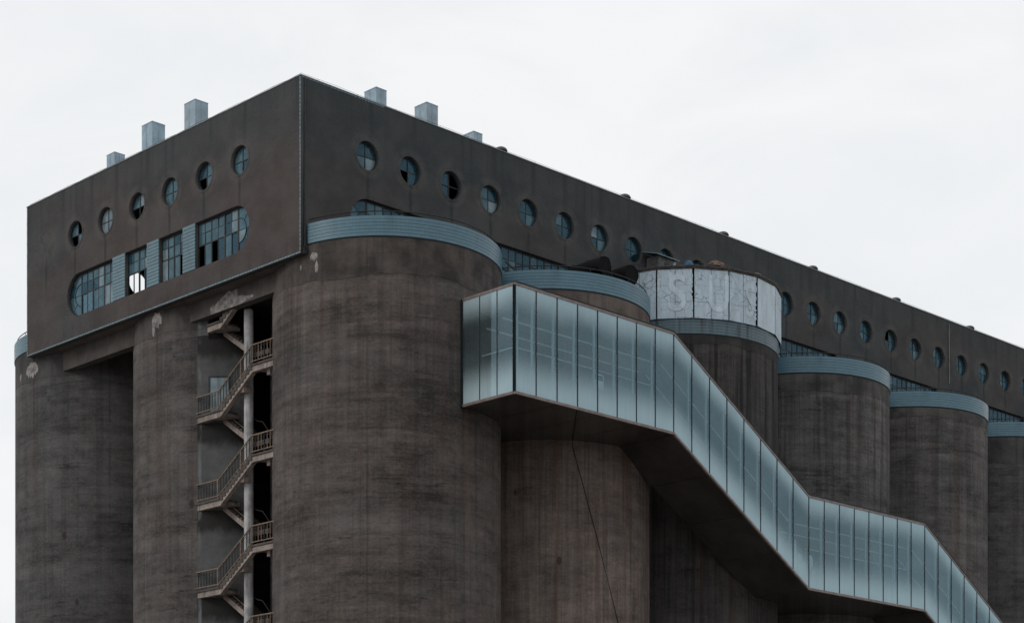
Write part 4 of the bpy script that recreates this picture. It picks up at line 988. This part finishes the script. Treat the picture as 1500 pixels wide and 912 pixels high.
# support cradle so the drums rest on the deck
for x, y0, y1, zt in ((17.15, -4.2, -2.2, 34.05), (19.3, -4.1, -2.9, 34.05)):
    c = thing('drum_cradle', 'low timber cradle under the left black drum' if x < 19 else 'low timber cradle under the black drum by the sign', 'cradle', (x, (y0+y1)/2, ZCT-0.4))
    for yy in (y0, y1): MB().box(x-0.3, x+0.3, yy-0.06, yy+0.06, ZCT-0.402, zt+0.02).build('beam', M['sign_frame'], c)
hut = thing('roof_hut', 'small grey hut with lean-to roof standing behind the white sign', 'hut', (26.6, -0.6, ZCT-0.4))
MB().box(26.0, 27.35, -1.05, -0.12, ZCT-0.4, 38.22).build('body', M['hut'], hut)
MB().prism([(-1.22, 38.18), (-0.06, 38.52), (-0.06, 38.57), (-1.22, 38.23)], 25.65, 27.75, lambda u, v, q: (q, u, v)).build('roof', M['hut_roof'], hut)
MB().box(27.40, 27.62, -1.0, -0.6, ZCT-0.4, 38.16).build('side_duct', M['galv'], hut)
MB().box(26.55, 26.9, -1.08, -1.051, 36.6, 37.9).build('door', M['iron'], hut)
for k in range(5): MB().box(26.06+k*0.27, 26.08+k*0.27, -1.065, -1.051, 36.4, 38.2).build('batten', M['hut'], hut)
def heap(name, label, cat, x, y, zt, rx, ry, mat, seed, h):
    """crumpled sheet over a frame that stands on the silo deck"""
    rnd = random.Random(seed); n = 16; rings = 5; vs = []; fs = []
    for k in range(rings):
        q = k/(rings-1); rr = math.cos(q*PI/2*0.96); zz = zt-h+h*math.sin(q*PI/2)
        for i in range(n):
            a = 2*PI*i/n; w_ = 1+rnd.uniform(-.16, .16)
            vs.append((x+rx*rr*w_*math.cos(a), y+ry*rr*w_*math.sin(a), zz+rnd.uniform(-.04, .04)*h))
    for k in range(rings-1):
        for i in range(n): fs.append((k*n+i, k*n+(i+1) % n, (k+1)*n+(i+1) % n, (k+1)*n+i))
    fs += [tuple(range(n))[::-1], tuple(range((rings-1)*n, rings*n))]
    t = thing(name, label, cat, (x, y, ZCT-0.4))
    MB().add(vs, fs).build('cover', M[mat], t)
    fr = MB()
    for dx, dy in ((-.6, -.6), (.6, -.6), (-.6, .6), (.6, .6)): fr.box(x+dx*rx-0.04, x+dx*rx+0.04, y+dy*ry-0.04, y+dy*ry+0.04, ZCT-0.402, zt-h+0.02)
    fr.build('frame', M['sign_frame'], t)
heap('folded_tarp', 'bright blue tarpaulin heap beside the hut above the white sign', 'tarpaulin', 27.0, -2.5, 37.78, 0.38, 0.3, 'blue', 5, 0.5)
heap('tarred_bundle', 'small black bundle behind the rim of the white sign', 'bundle', 26.95, -3.4, 37.42, 0.4, 0.35, 'barrel', 6, 0.4)
heap('rusty_tank', 'rusty orange tank top showing above the middle of the white sign', 'tank', 28.35, -3.5, 37.80, 0.68, 0.5, 'red_rust', 7, 0.4)
heap('rusty_bin', 'brown rusty bin showing above the right end of the white sign', 'bin', 31.0, -4.45, 37.48, 0.5, 0.4, 'red_rust', 8, 0.35)
# cable hanging down the second silo, clipped under the skywalk
a2 = (SXC+SDX, SYC)
cp = [(10.66, -8.93, 24.83), (13.46, -6.08, 24.83), (14.9, -4.6, 24.80)]
for (x, y, z) in ((15.07, -4.404, 24.6), (16.22, -4.94, 20.3), (17.81, -5.246, 15.2), (18.9, -5.3, 11.5), (20.4, -5.2, 6.0)):
    r_ = math.hypot(x-a2[0], y-a2[1]); s_ = (R+0.05)/r_; cp.append((a2[0]+(x-a2[0])*s_, a2[1]+(y-a2[1])*s_, z))
tag(MB().tube(cp, 0.02, 6).build('hanging_cable', M['cable'], None, True), 'thin black cable hanging diagonally down the brown silo below the skywalk', 'cable')
# little unidentified pale-blue fitting on the lowest skywalk roof
fl = thing('fitting', 'small pale blue fitting on the skywalk roof at the lower right corner', 'fitting', (55.0, -8.2, 16.5))
MB().tube([(55.0, -8.2, 16.49), (55.0, -8.2, 16.95)], 0.03, 8).build('bracket', M['iron'], fl)
MB().prism([(-0.18, -0.12), (0.12, -0.2), (0.16, 0.2), (-0.12, 0.22)], 54.75, 55.25, lambda u, v, q: (q, -8.2+u, 17.15+v)).build('housing', M['galv'], fl)
